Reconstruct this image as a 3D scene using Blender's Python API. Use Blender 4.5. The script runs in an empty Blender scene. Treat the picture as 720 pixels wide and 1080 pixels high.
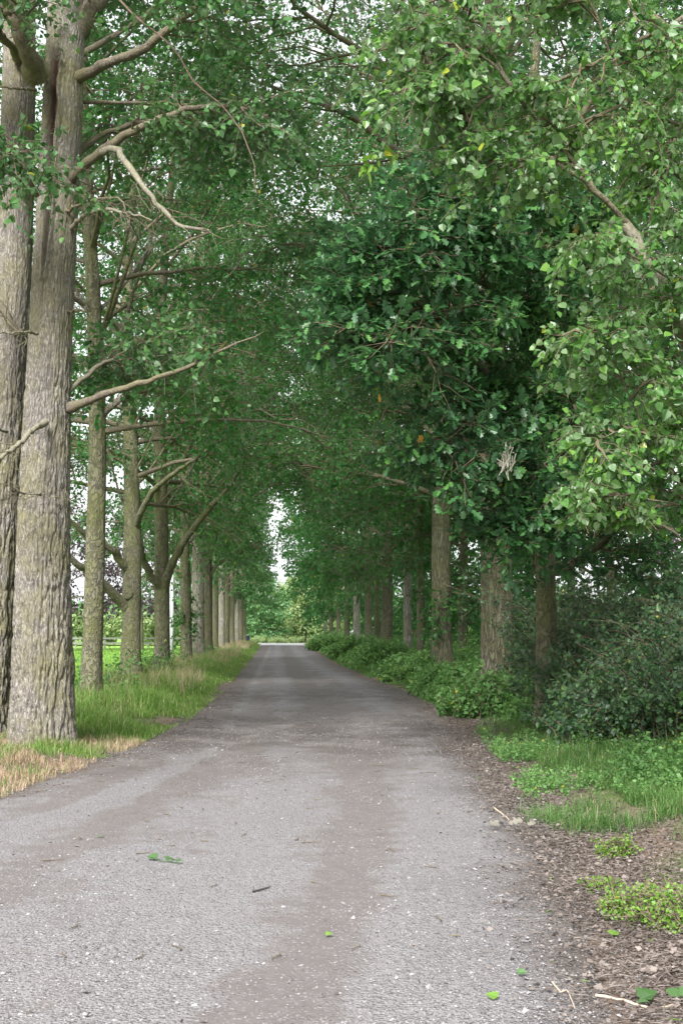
import bpy, math, random
import numpy as np
from mathutils import Vector
R = math.radians
C = bpy.context.scene.collection
sc = bpy.context.scene
rng = np.random.default_rng(7)

# ------------------------------------------------------------------ camera
F, CX, CY, EYE = 1500.0, 360.0, 540.0, 1.5
YAW, PITCH = math.atan(67 / F), math.atan(125 / F)
fw = np.array([math.sin(YAW) * math.cos(PITCH), math.cos(YAW) * math.cos(PITCH), math.sin(PITCH)])
rt = np.array([math.cos(YAW), -math.sin(YAW), 0.0])
up = np.cross(rt, fw)
cam = bpy.data.cameras.new('camera'); camo = bpy.data.objects.new('camera', cam); C.objects.link(camo)
cam.sensor_fit = 'VERTICAL'; cam.sensor_height = 36; cam.sensor_width = 24; cam.lens = F / 1080 * 36
cam.clip_start = 0.1; cam.clip_end = 3000
camo.location = (0, 0, EYE); camo.rotation_euler = (R(90) + PITCH, 0, -YAW)
sc.camera = camo

def at(px, py, D):
    """the point seen at that photograph position, D metres up the lane"""
    d = fw * F + rt * (px - CX) + up * (CY - py)
    return np.array([0, 0, EYE]) + d * (D / d[1])

# ------------------------------------------------------------------ noise
def _h(ix, iy, iz):
    n = (ix * 374761393 + iy * 668265263 + iz * 2147483647 + 1274126177) & 0xFFFFFFFF
    n = ((n ^ (n >> 13)) * 1274126177) & 0xFFFFFFFF
    return ((n ^ (n >> 16)) & 0xFFFF) / 65535.0
def vnoise(p):
    p = np.asarray(p, float); i = np.floor(p).astype(np.int64); f = p - i; f = f * f * (3 - 2 * f)
    out = 0
    for dx in (0, 1):
        for dy in (0, 1):
            for dz in (0, 1):
                w = (f[..., 0] if dx else 1 - f[..., 0]) * (f[..., 1] if dy else 1 - f[..., 1]) * (f[..., 2] if dz else 1 - f[..., 2])
                out = out + w * _h(i[..., 0] + dx, i[..., 1] + dy, i[..., 2] + dz)
    return out
def fbm(p, o=3):
    p = np.asarray(p, float); s = 0; a = .5
    for k in range(o): s = s + a * vnoise(p * 2 ** k + 17.3 * k); a *= .5
    return s / (1 - .5 ** o)
def norm(v): return v / np.maximum(np.linalg.norm(v, axis=-1, keepdims=True), 1e-9)
def xyz(x, y, z): return np.stack(np.broadcast_arrays(x, y, z), -1).astype(float)

# ------------------------------------------------------------------ objects
def mesh_obj(name, V, faces, mat, parent=None, tint=None, smooth=False):
    """V (n,3); faces: list of (m,k) int arrays; tint: per-face values in the same order"""
    me = bpy.data.meshes.new(name); V = np.asarray(V, np.float32)
    me.vertices.add(len(V)); me.vertices.foreach_set('co', V.ravel())
    faces = [np.asarray(f, np.int32) for f in faces if len(f)]
    tot = np.concatenate([np.full(len(f), f.shape[1], np.int32) for f in faces])
    idx = np.concatenate([f.ravel() for f in faces])
    me.loops.add(len(idx)); me.loops.foreach_set('vertex_index', idx)
    me.polygons.add(len(tot)); me.polygons.foreach_set('loop_start', (np.cumsum(tot) - tot).astype(np.int32))
    me.update(calc_edges=True)
    if tint is not None:
        a = me.attributes.new('tint', 'FLOAT', 'FACE'); a.data.foreach_set('value', np.asarray(tint, np.float32))
    me.polygons.foreach_set('use_smooth', np.full(len(tot), smooth, bool))
    for m in (mat if isinstance(mat, (list, tuple)) else [mat]): me.materials.append(m)
    o = bpy.data.objects.new(name, me); C.objects.link(o)
    if parent:
        o.parent = parent; o.matrix_parent_inverse = parent.matrix_world.inverted()
        o.matrix_parent_inverse.translation = -Vector(parent.location)
    return o
def tag(o, label, cat, group=None):
    o['label'] = label; o['category'] = cat
    if group: o['group'] = group
    return o
def thing(name, loc, label, cat, group=None):
    o = bpy.data.objects.new(name, None); C.objects.link(o); o.location = loc; o.empty_display_size = .2
    return tag(o, label, cat, group)
def kind(o, k): o['kind'] = k; return o

# ------------------------------------------------------------------ materials
class NT:
    def __init__(s, name):
        s.m = bpy.data.materials.new(name); s.m.use_nodes = True; s.t = s.m.node_tree; s.t.nodes.clear()
        s.out = s.n('ShaderNodeOutputMaterial')
    def n(s, ty, ins=None, **kw):
        n = s.t.nodes.new(ty)
        for k, v in kw.items(): setattr(n, k, v)
        for k, v in (ins or {}).items():
            if isinstance(v, bpy.types.NodeSocket): s.t.links.new(v, n.inputs[k])
            else: n.inputs[k].default_value = v
        return n
    def ramp(s, fac, stops, interp='LINEAR'):
        n = s.n('ShaderNodeValToRGB'); n.color_ramp.interpolation = interp; e = n.color_ramp.elements
        while len(e) < len(stops): e.new(.5)
        for el, (p, c) in zip(e, stops): el.position = p; el.color = (*c, 1) if len(c) == 3 else c
        s.t.links.new(fac, n.inputs[0]); return n.outputs[0]
    def mix(s, f, a, b, bt='MIX'):
        n = s.n('ShaderNodeMix', data_type='RGBA', blend_type=bt)
        for sock, v in ((0, f), (6, a), (7, b)):
            if isinstance(v, bpy.types.NodeSocket): s.t.links.new(v, n.inputs[sock])
            else: n.inputs[sock].default_value = (*v, 1) if isinstance(v, tuple) and len(v) == 3 else v
        return n.outputs[2]
    def math(s, op, a, b=0.0, c=None):
        n = s.n('ShaderNodeMath', operation=op)
        for i, v in enumerate((a, b, c)):
            if v is None: continue
            if isinstance(v, bpy.types.NodeSocket): s.t.links.new(v, n.inputs[i])
            else: n.inputs[i].default_value = v
        return n.outputs[0]
    def rng(s, f, a, b, c=0.0, d=1.0):
        return s.n('ShaderNodeMapRange', {0: f, 1: a, 2: b, 3: c, 4: d}).outputs[0]
    def pos(s, scale=(1, 1, 1), obj=False):
        src = s.n('ShaderNodeTexCoord').outputs['Object'] if obj else s.n('ShaderNodeNewGeometry').outputs['Position']
        return s.n('ShaderNodeMapping', {0: src, 3: scale}).outputs[0]
    def noise(s, v, sc_, det=4, rough=.55):
        return s.n('ShaderNodeTexNoise', {'Vector': v, 'Scale': sc_, 'Detail': det, 'Roughness': rough}).outputs[0]
    def attr(s, a): return s.n('ShaderNodeAttribute', attribute_name=a).outputs['Fac']
    def done(s, sh): s.t.links.new(sh, s.out.inputs[0]); return s.m

def leaf_mat(name, dark, mid, light, trans=.35, rough=.42, spec=.5, back=None, odd=(.45, .42, .05), nodd=.006, clump=.6):
    t = NT(name); a = t.attr('tint')
    cl = t.noise(t.pos(), clump, 2)
    f = t.math('ADD', t.math('MULTIPLY', a, .6), t.math('MULTIPLY', t.rng(cl, .3, .7), .4))
    col = t.ramp(f, [(0, dark), (.5, mid), (1, light)])
    col = t.mix(t.rng(a, 1 - nodd, 1 - nodd + .0001), col, odd)
    g = t.n('ShaderNodeNewGeometry')
    if back: col = t.mix(t.math('MULTIPLY', g.outputs['Backfacing'], .6), col, back)
    p = t.n('ShaderNodeBsdfPrincipled', {'Base Color': col, 'Roughness': rough, 'Specular IOR Level': spec})
    tc = t.mix(.5, col, t.mix(1.0, col, (1.2, 1.4, .75), 'MULTIPLY'))
    tr = t.n('ShaderNodeBsdfTranslucent', {'Color': tc})
    return t.done(t.n('ShaderNodeMixShader', {0: trans, 1: p.outputs[0], 2: tr.outputs[0]}).outputs[0])

M = {}
M['poplar_leaf'] = leaf_mat('poplar_leaf', (.048, .120, .028), (.090, .210, .050), (.20, .37, .060), .45, .38, .55, back=(.15, .21, .12), odd=(.36, .42, .05), nodd=.006)
M['poplar_leaf_far'] = leaf_mat('poplar_leaf_far', (.038, .115, .038), (.068, .172, .054), (.125, .25, .072), .46, .40, .42, back=(.08, .13, .07), nodd=.002)
M['oak_leaf'] = leaf_mat('oak_leaf', (.026, .090, .030), (.047, .142, .042), (.108, .250, .054), .36, .42, .50, back=(.06, .12, .075), odd=(.40, .22, .03), nodd=.002)
M['oak_leaf_far'] = leaf_mat('oak_leaf_far', (.028, .105, .032), (.050, .158, .044), (.100, .235, .058), .46, .42, .38, nodd=.002)
M['hedge_leaf'] = leaf_mat('hedge_leaf', (.030, .080, .032), (.054, .125, .046), (.11, .195, .065), .34, .42, .45, back=(.09, .13, .10), odd=(.3, .3, .06), nodd=.006, clump=1.6)
M['nettle_leaf'] = leaf_mat('nettle_leaf', (.055, .135, .040), (.095, .20, .058), (.16, .28, .08), .42, .5, .3, clump=1.2)
M['bank_leaf'] = leaf_mat('bank_leaf', (.075, .17, .055), (.13, .26, .08), (.21, .35, .11), .45, .5, .3, clump=1.6)
M['weed_leaf'] = leaf_mat('weed_leaf', (.10, .20, .03), (.15, .28, .045), (.22, .36, .07), .4, .5, .4, clump=6)
M['purple_leaf'] = leaf_mat('purple_leaf', (.035, .022, .035), (.055, .035, .050), (.085, .055, .07), .3, .45, .5, odd=(.10, .10, .05), clump=.4)
M['pale_leaf'] = leaf_mat('pale_leaf', (.20, .29, .12), (.27, .36, .16), (.36, .44, .21), .4, .5, .4, clump=.35)  # far pale foliage, its colour lightened in place of distance haze
M['far_leaf'] = leaf_mat('far_leaf', (.09, .20, .085), (.13, .265, .11), (.19, .33, .13), .4, .5, .4, clump=.35)  # greens of the far trees, haze put into the colour as lighter tones
M['grass'] = leaf_mat('grass_blade', (.085, .165, .030), (.135, .240, .048), (.22, .33, .08), .40, .5, .3, odd=(.46, .40, .24), nodd=.07, clump=.9)
M['bank_blade'] = leaf_mat('bank_blade', (.055, .125, .035), (.095, .190, .05), (.155, .265, .075), .38, .5, .3, odd=(.36, .31, .19), nodd=.05, clump=1.4)
M['field_blade'] = leaf_mat('field_blade', (.12, .23, .05), (.17, .30, .065), (.24, .38, .09), .4, .6, .2, clump=.2)
M['straw'] = leaf_mat('straw_blade', (.26, .175, .115), (.38, .28, .195), (.48, .395, .30), .25, .6, .2, odd=(.12, .22, .05), nodd=.12, clump=1.5)
M['dead_leaf'] = leaf_mat('dead_leaf', (.058, .046, .040), (.130, .106, .094), (.26, .222, .20), .10, .6, .3, odd=(.10, .18, .03), nodd=.004, clump=2)

def bark_mat(name, ridge, furrow, algae, amount=.5, fine=26., bump=.5, aspect=.16, attr=False, reddish=0.0):
    t = NT(name); v = t.pos((1, 1, aspect), obj=True); v1 = t.pos(obj=True)
    dist = t.n('ShaderNodeMix', data_type='VECTOR')
    nz = t.n('ShaderNodeTexNoise', {'Vector': v1, 'Scale': 5.0, 'Detail': 3})
    dv = t.n('ShaderNodeVectorMath', {0: nz.outputs[1], 1: (.10, .10, .02)}, operation='MULTIPLY').outputs[0]
    vv = t.n('ShaderNodeVectorMath', {0: v, 1: dv}, operation='ADD').outputs[0]
    a = t.noise(vv, fine, 3, .6)
    ridged = t.math('ABSOLUTE', t.math('SUBTRACT', a, .5))
    f = t.rng(ridged, .0, .10)
    big = t.noise(v1, 1.6, 4, .6); mid = t.noise(v1, 7, 4, .65)
    col = t.mix(f, furrow, ridge)
    col = t.mix(t.rng(mid, .35, .7, 0, .45), col, tuple(x * 1.35 for x in ridge))
    am = t.math('MULTIPLY', t.rng(t.math('ADD', t.math('MULTIPLY', big, .6), t.math('MULTIPLY', mid, .4)), .42, .62), amount)
    col = t.mix(am, col, algae)
    if attr: col = t.mix(t.attr('scar'), col, (.045, .024, .018))
    fine_n = t.noise(v1, 60, 2)
    h = t.math('ADD', f, t.math('MULTIPLY', fine_n, .4))
    b = t.n('ShaderNodeBump', {'Height': h, 'Strength': bump, 'Distance': .03})
    p = t.n('ShaderNodeBsdfPrincipled', {'Base Color': col, 'Roughness': .9, 'Specular IOR Level': .2, 'Normal': b.outputs[0]})
    return t.done(p.outputs[0])
M['big_bark'] = bark_mat('big_poplar_bark', (.250, .230, .208), (.085, .076, .064), (.165, .155, .062), .66, 42, .6, .22, attr=True)
M['poplar_bark'] = bark_mat('poplar_bark', (.150, .143, .102), (.045, .041, .028), (.105, .104, .036), .6, 16, .9)
M['grey_bark'] = bark_mat('grey_bark', (.30, .28, .25), (.09, .08, .065), (.17, .16, .07), .45, 14, .9)
M['oak_bark'] = bark_mat('oak_bark', (.165, .155, .115), (.055, .05, .034), (.118, .126, .042), .7, 13, .7, .5)
M['limb_bark'] = bark_mat('limb_bark', (.16, .135, .105), (.07, .06, .05), (.15, .145, .06), .6, 30, .5, .6)
M['pale_limb'] = bark_mat('pale_limb_bark', (.205, .19, .15), (.11, .10, .075), (.165, .16, .075), .4, 30, .3, .6)
M['twig'] = bark_mat('twig_bark', (.13, .10, .075), (.08, .06, .045), (.13, .12, .06), .5, 30, .2, .6)
M['red_limb'] = bark_mat('dead_limb_bark', (.135, .095, .075), (.07, .05, .04), (.11, .10, .06), .3, 30, .3, .6)

# ------------------------------------------------------------------ branching
def smooth_path(pts, K):
    pts = np.asarray(pts, float); n = len(pts)
    ext = np.vstack([2 * pts[0] - pts[1], pts, 2 * pts[-1] - pts[-2]])
    u = np.linspace(0, n - 1, K); i = np.minimum(u.astype(int), n - 2); f = (u - i)[:, None]
    p0, p1, p2, p3 = ext[i], ext[i + 1], ext[i + 2], ext[i + 3]
    return .5 * (2 * p1 + (p2 - p0) * f + (2 * p0 - 5 * p1 + 4 * p2 - p3) * f ** 2 + (3 * p1 - p0 - 3 * p2 + p3) * f ** 3)

def tubes(P, Rad, S=5):
    """P (N,K,3), Rad (N,K) -> verts, quads"""
    N, K = P.shape[:2]
    T = norm(np.gradient(P, axis=1)); mean = norm(P[:, -1] - P[:, 0])
    ref = np.where(np.abs(mean[:, 2:3]) > .8, np.array([[1., 0, 0]]), np.array([[0, 0, 1.]]))[:, None, :]
    A = norm(np.cross(T, np.broadcast_to(ref, T.shape))); B = np.cross(A, T)
    th = np.arange(S) / S * 2 * np.pi
    V = P[:, :, None] + Rad[:, :, None, None] * (A[:, :, None] * np.cos(th)[:, None] + B[:, :, None] * np.sin(th)[:, None])
    base = (np.arange(N) * K * S)[:, None, None] + (np.arange(K - 1) * S)[None, :, None]
    j = np.arange(S)[None, None]; j2 = (j + 1) % S
    Q = np.stack([base + j, base + j2, base + S + j2, base + S + j], -1).reshape(-1, 4)
    return V.reshape(-1, 3), Q

def sample(P, par, t):
    K = P.shape[1]; u = t * (K - 1); i = np.minimum(u.astype(int), K - 2); f = (u - i)[:, None]
    a, b = P[par, i], P[par, i + 1]
    return a + (b - a) * f, norm(b - a)

def ramify(g, P, n, t0, t1, L, ang, upb=.1, droop=.0, wig=.12, K=6, planar=.5):
    """n side shoots on each path; L(par_index, t) gives their lengths"""
    N = len(P); par = np.repeat(np.arange(N), n)
    t = t0 + (t1 - t0) * ((np.tile(np.arange(n), N) + g.random(N * n)) / n)
    pos, T = sample(P, par, t)
    rnd = norm(g.normal(size=(N * n, 3))); flat = norm(np.cross(T, np.array([0, 0, 1.])) + 1e-6) * np.where(g.random((N * n, 1)) < .5, 1, -1)
    perp = norm(np.where(g.random((N * n, 1)) < planar, flat + .35 * rnd, rnd)); perp = norm(perp - T * (perp * T).sum(1, keepdims=True))
    a = np.radians(g.uniform(*ang, N * n))[:, None]
    d = norm(T * np.cos(a) + perp * np.sin(a) + np.array([0, 0, upb]))
    ln = L(par, t) * g.uniform(.65, 1.15, N * n)
    s = np.linspace(0, 1, K)[None, :, None]
    w = np.cumsum(g.normal(size=(N * n, K, 3)) * wig / K ** .5, axis=1); w -= w[:, :1]
    out = pos[:, None] + ln[:, None, None] * (d[:, None] * s + w * .5) + np.array([0, 0, -1.]) * droop * ln[:, None, None] * s ** 2
    return out, par, t

LEAF = {
 'poplar': (np.array([[0, 0, 0], [.42, .16, .07], [.36, .52, .07], [0, 1, -.10], [-.36, .52, .07], [-.42, .16, .07]]), [np.array([[0, 1, 2, 3], [0, 3, 4, 5]])]),
 'oak': (np.array([[0, 0, 0], [0, .45, 0], [0, 1, -.08], [.24, .18, .05], [.13, .34, .03], [.38, .50, .09], [.17, .62, .04], [.28, .84, .05],
                   [-.24, .18, .05], [-.13, .34, .03], [-.38, .50, .09], [-.17, .62, .04], [-.28, .84, .05]]),
         [np.array([[0, 3, 4, 1], [1, 4, 5, 6], [1, 6, 7, 2], [0, 1, 9, 8], [1, 11, 10, 9], [1, 2, 12, 11]])]),
 'simple': (np.array([[0, 0, 0], [.40, .42, .08], [0, 1, -.06], [-.40, .42, .08]]), [np.array([[0, 1, 2], [0, 2, 3]])]),
 'needle': (np.array([[0, 0, 0], [.05, .5, .05], [0, 1, 0], [-.05, .5, .05]]), [np.array([[0, 1, 2], [0, 2, 3]])]),
 'slim': (np.array([[0, 0, 0], [.22, .45, .05], [0, 1, -.08], [-.22, .45, .05]]), [np.array([[0, 1, 2], [0, 2, 3]])]),
}
def leaves_at(g, pos, axis, nrm, size, kind_='simple'):
    tv, tf = LEAF[kind_]; n = len(pos)
    axis = norm(axis); nrm = norm(nrm - axis * (nrm * axis).sum(1, keepdims=True)); side = np.cross(axis, nrm)
    z = size[:, None, None]; curl = g.uniform(-.6, 1.8, (n, 1, 1))
    V = pos[:, None] + z * (side[:, None] * tv[None, :, 0:1] + axis[:, None] * tv[None, :, 1:2] + nrm[:, None] * tv[None, :, 2:3] * curl)
    faces = [(np.arange(n)[:, None, None] * len(tv) + f[None]).reshape(-1, f.shape[1]) for f in tf]
    tint = np.repeat(g.random(n), len(tf[0]))
    return V.reshape(-1, 3), faces, tint
def twig_leaves(g, tw, m, size, droopy=.3, upn=1.0, petiole=.5, t0=.1):
    """m leaves on each twig -> pos, axis, normal, size"""
    N = len(tw); par = np.repeat(np.arange(N), m); t = t0 + (1 - t0) * (np.tile(np.arange(m), N) + g.random(N * m)) / m
    pos, T = sample(tw, par, np.minimum(t, .999))
    r = norm(g.normal(size=(N * m, 3)))
    axis = norm(T * .5 + r * .9 + np.array([0, 0, -droopy]))
    n = norm(np.array([0, 0, upn]) + g.normal(size=(N * m, 3)) * .55)
    s = size * np.clip(g.normal(.95, .27, N * m), .35, 1.6)
    return pos + axis * (petiole * s)[:, None], axis, n, s

def trunk_mesh(base, top, r0, r1, H, S=18, dz=.35, flare=.35, lumps=.06, seed=0, lean=(0, 0), bend=.1):
    """rings of a tapering trunk in world space; returns verts, quads, path (n,3), radii"""
    n = max(8, int(H / dz)); s = np.linspace(0, 1, n); z = s * H
    px = base[0] + lean[0] * z + bend * np.sin(s * 5 + seed) * s; py = base[1] + lean[1] * z + bend * np.cos(s * 4 + seed * 2) * s
    px -= bend * math.sin(seed) * 0; P = xyz(px, py, base[2] + z)
    rad = (r1 + (r0 - r1) * (1 - s) ** .8) * (1 + flare * np.exp(-z / (r0 * 1.3)))
    th = np.arange(S) / S * 2 * np.pi
    q = xyz(np.cos(th)[None] * 2.0 + seed * 7, np.sin(th)[None] * 2.0, z[:, None] * .9)
    rr = rad[:, None] * (1 + lumps * 2 * (fbm(q, 3) - .5) + .10 * np.exp(-z / .5)[:, None] * np.sin(th * 5 + seed)[None])
    V = P[:, None] + np.stack([rr * np.cos(th), rr * np.sin(th), np.zeros_like(rr)], -1)
    i = np.arange(n - 1)[:, None] * S; j = np.arange(S)[None]; j2 = (j + 1) % S
    Q = np.stack([i + j, i + j2, i + S + j2, i + S + j], -1).reshape(-1, 4)
    return V.reshape(-1, 3), Q, P, rad

def lane_clear(P):
    """room that carts and light keep open over the lane"""
    x, y, z = P[..., 0], P[..., 1], P[..., 2]
    nz = vnoise(np.stack([y * .35, z * .7, x * 0 + 3], -1)) - .5
    n2 = vnoise(np.stack([y * .2, z * .55, x * 0 + 31], -1)) - .5
    k = ~((x > -2.0 + nz) & (x < 2.3 + nz) & (z < 4.0 + nz * 1.5))
    k &= ~((np.abs(x - .05 + n2 * 1.3) < .34 + nz * 1.3) & (y > 56) & (z < 2.5 + .086 * y + 3 * n2))
    k &= ~((np.abs(x - .1) < .8) & (z < 6.3 + nz * 2) & (y <= 56))
    return k

def tree(name, label, cat, base, H, r0, h0, rmax, spec, seed, group=None, D=None, lean=(0, 0), keep=lane_clear, limbs=None, leafmat=None, bark='poplar_bark', shape='poplar', extra=(), asc=0):
    """a tree: Empty > trunk, limb..., twigs, crown.  spec: (n_limbs, n_sub, n_twig, n_leaf, leaf size, leaf kind)"""
    g = np.random.default_rng(seed); D = D or base[1]
    root = thing(name, base, label, cat, group)
    near = D < 45
    S = 40 if D < 30 else 20 if D < 70 else 10
    V, Q, P, rad = trunk_mesh(base, None, r0, .04, H, S=S, dz=.12 if D < 30 else .3, seed=seed % 97, lean=lean, lumps=.16 if shape == 'oak' else .08, bend=.35 if shape == 'oak' else .15)
    mesh_obj('trunk', V, [Q], M[bark], root, smooth=True)
    nl, ns, nt, nf, ls, lk = spec
    tt = np.clip((h0 + (H * .97 - h0) * ((np.arange(nl) + g.random(nl) * .8) / nl) ** (1.15)) / H, 0, .985)
    az = np.arange(nl) * 2.39996 + g.uniform(-.4, .4, nl) + seed
    pos, _ = sample(P[None], np.zeros(nl, int), tt)
    hh = (tt * H - h0) / (H - h0)
    prof = (.75 + .5 * np.sin(np.clip(hh, 0, 1) * np.pi * .8)) * np.sqrt(np.clip(1.02 - hh ** 2.2, 0, 1)) if shape == 'oak' else (.62 + .55 * np.sin(hh * np.pi * .75)) * np.sqrt(np.clip(1.02 - hh ** 3, 0, 1))
    el = np.radians((8 + 45 * hh if shape == 'oak' else 22 + 38 * hh) + g.uniform(-10, 10, nl))
    ext = rmax * prof * g.uniform(.75, 1.1, nl)
    d = np.stack([np.cos(az) * np.cos(el), np.sin(az) * np.cos(el), np.sin(el)], -1)
    K = 9; s = np.linspace(0, 1, K)[None, :, None]; Ll = ext / np.cos(el * .8)
    w = np.cumsum(g.normal(size=(nl, K, 3)) * .10, axis=1) * s
    Pl = pos[:, None] + Ll[:, None, None] * (d[:, None] * s + w * .30 + np.array([0, 0, 1.]) * (.10 * s - .26 * s ** 2))
    rl = np.clip(r0 * .42 * (1 - .75 * tt), .02, .2)
    Rl = rl[:, None] * (1 - .85 * np.linspace(0, 1, K)[None]) * g.uniform(.7, 1.15, nl)[:, None]
    Ps, par, ts = ramify(g, Pl, ns, .22, 1.0, lambda p, t: np.clip(Ll[p] * .55 * (1.15 - .75 * t), .5, 3.5), (35, 70), .12, .18, .16)
    Rs = np.clip(rl[par] * .30, .007, .05)[:, None] * (1 - .8 * np.linspace(0, 1, 6)[None])
    Pt, _, _ = ramify(g, Ps, nt, .12, 1.0, lambda p, t: np.full(len(p), .85 if shape == 'oak' else .95), (30, 75), .05, .25, .2, K=4)
    Rt = np.broadcast_to(np.linspace(.006, .002, 4)[None] * max(1, D / 25), (len(Pt), 4))
    kt = keep(Pt.mean(1)); ks = keep(Ps[:, 3]) & keep(Ps[:, 5]); kl = keep(Pl[:, 5])
    for k_, (pts, a_, b_) in enumerate(extra): limb_obj(root, px_path(pts), a_, b_, 'oak_bark', seed=seed + k_)
    for k_ in range(asc):
        z_ = g.uniform(h0 - .6, h0 + 4.5); i_ = int(np.argmin(abs(P[:, 2] - z_))); a_ = g.uniform(-1.3, 1.3) + (math.pi if k_ % 4 == 3 else 0); e_ = R(g.uniform(38, 68)); l_ = g.uniform(3.0, 6.0)
        d_ = np.array([math.cos(a_) * math.cos(e_), math.sin(a_) * math.cos(e_) * .7, math.sin(e_)])
        limb_obj(root, [P[i_], P[i_] + d_ * l_ * .3 - np.array([0, 0, .12]), P[i_] + d_ * l_ * .65, P[i_] + d_ * l_ + np.array([0, 0, .3])], g.uniform(.035, .065), .004, 'grey_bark' if k_ % 2 else 'oak_bark', K=12, S=6, seed=seed + 50 + k_)
    if near:
        for i in range(nl):
            n = K if keep(Pl[i, -1:])[0] else 5
            V, Q = tubes(Pl[i:i + 1, :n], Rl[i:i + 1, :n], 8); mesh_obj('limb', V, [Q], M['limb_bark'], root, smooth=True)
        vs, fs = [], []; off = 0
    else:
        Pk, Rk = Pl.copy(), Rl.copy(); Pk[~kl] = Pk[~kl][:, :1] + (Pk[~kl] - Pk[~kl][:, :1]) * .5
        V, Q = tubes(Pk, Rk, 5); vs, fs, off = [V], [Q], len(V)
    for PP, RR, k, S_ in ((Ps, Rs, ks, 4), (Pt, Rt, kt, 3)):
        if D > 75 and PP is Pt: continue
        V, Q = tubes(PP[k], RR[k], S_); vs.append(V); fs.append(Q + off); off += len(V)
    mesh_obj('twigs', np.concatenate(vs), [np.concatenate(fs)], M['twig' if near else 'limb_bark'], root)
    pos, ax, n, sz = twig_leaves(g, Pt[kt], nf, ls, .35 if shape == 'oak' else .55, 1.0 if shape == 'oak' else .65)
    k = keep(pos); V, Fc, ti = leaves_at(g, pos[k], ax[k], n[k], sz[k], lk)
    mesh_obj('crown', V, Fc, M[leafmat], root, ti)
    return root, P, rad

# ------------------------------------------------------------------ ground, lane
Yr = np.array([-6, 3, 5.4, 9.6, 12.2, 12.9, 16.7, 23.7, 34.6, 64, 150, 165])
XR = np.array([1.0, 1.05, 1.18, 1.60, 1.76, 1.82, 2.19, 2.70, 2.80, 2.35, 2.75, 2.8])
XL = np.array([-9.5, -8.5, -7.0, -4.2, -2.9, -2.55, -2.05, -1.50, -1.36, -1.38, -1.75, -1.8])
def xr(y): return np.interp(y, Yr, XR)
def xl(y): return np.interp(y, Yr, XL)
def ground_z(x, y):
    """verges a hand above the lane, the field a little lower again"""
    l = np.clip((xl(y) - x) / .9, 0, 1); r = np.clip((x - xr(y) - .3) / 1.6, 0, 1)
    far = np.clip((-5.5 - x) / 4, 0, 1)
    edge = np.clip((168 - y) / 8, 0, 1)
    z = (.12 * l * l * (3 - 2 * l) + .16 * r * r * (3 - 2 * r) - .22 * far) * edge
    return z + .03 * (vnoise(xyz(x * .8, y * .8, 5)) - .5) * np.clip(l + r, 0, 1) * edge

def sheet(name, xs, ys, zf, mat, attrs=None):
    X, Y = np.meshgrid(xs, ys); Z = zf(X, Y); nx, ny = len(xs), len(ys)
    V = np.stack([X, Y, Z], -1).reshape(-1, 3)
    i = (np.arange(ny - 1)[:, None] * nx + np.arange(nx - 1)[None]).ravel()
    Q = np.stack([i, i + 1, i + nx + 1, i + nx], -1)
    o = mesh_obj(name, V, [Q], mat, smooth=True)
    for k, v in (attrs or {}).items():
        a = o.data.attributes.new(k, 'FLOAT', 'POINT'); a.data.foreach_set('value', np.asarray(v(X, Y), np.float32).ravel())
    return kind(o, 'structure')

def soil_material():
    t = NT('ground_soil'); v = t.pos()
    big, fine, gr = t.noise(v, .5, 4), t.noise(v, 14, 5, .65), t.noise(v, .12, 3)
    soil = t.mix(t.rng(fine, .35, .65), (.085, .062, .048), (.20, .15, .12))
    grass = t.mix(t.rng(fine, .3, .7), (.05, .085, .028), (.10, .14, .04))
    field = t.mix(t.rng(big, .35, .65), (.15, .27, .05), (.21, .34, .07))
    col = t.mix(t.attr('turf'), soil, grass); col = t.mix(t.attr('field'), col, field)
    b = t.n('ShaderNodeBump', {'Height': fine, 'Strength': .6, 'Distance': .05})
    return t.done(t.n('ShaderNodeBsdfPrincipled', {'Base Color': col, 'Roughness': .95, 'Specular IOR Level': .1, 'Normal': b.outputs[0]}).outputs[0])
gx = np.unique(np.concatenate([np.linspace(-480, -40, 18), np.linspace(-40, -10, 24), np.linspace(-10, 12, 120), np.linspace(12, 40, 16), np.linspace(40, 480, 18)]))
gy = np.unique(np.concatenate([np.linspace(-120, -8, 14), np.linspace(-8, 60, 240), np.linspace(60, 180, 120), np.linspace(180, 560, 20)]))
def turf(x, y):
    nz = vnoise(xyz(x * 1.2, y * .8, 2)) - .5
    l = np.clip((xl(y) - .15 - x + nz * .5) / .35, 0, 1); r = np.clip((x - xr(y) - 1.0 + nz * 1.2) / .5, 0, 1)
    return np.maximum(l * np.clip((y - 15.5) / 3, 0, 1), np.maximum(r, np.clip((y - 168) / 3, 0, 1)))
def fieldm(x, y): return np.maximum(np.clip((-5.2 - x) / .8, 0, 1) * np.clip((y - 14) / 4, 0, 1), np.clip((x - 9) / 2, 0, 1))
sheet('ground', gx, gy, lambda x, y: ground_z(x, y) - .012 - .05 * ((x > xl(y) + .6) & (x < xr(y) - .6) & (y < 160)), soil_material(), {'turf': turf, 'field': fieldm})

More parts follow.
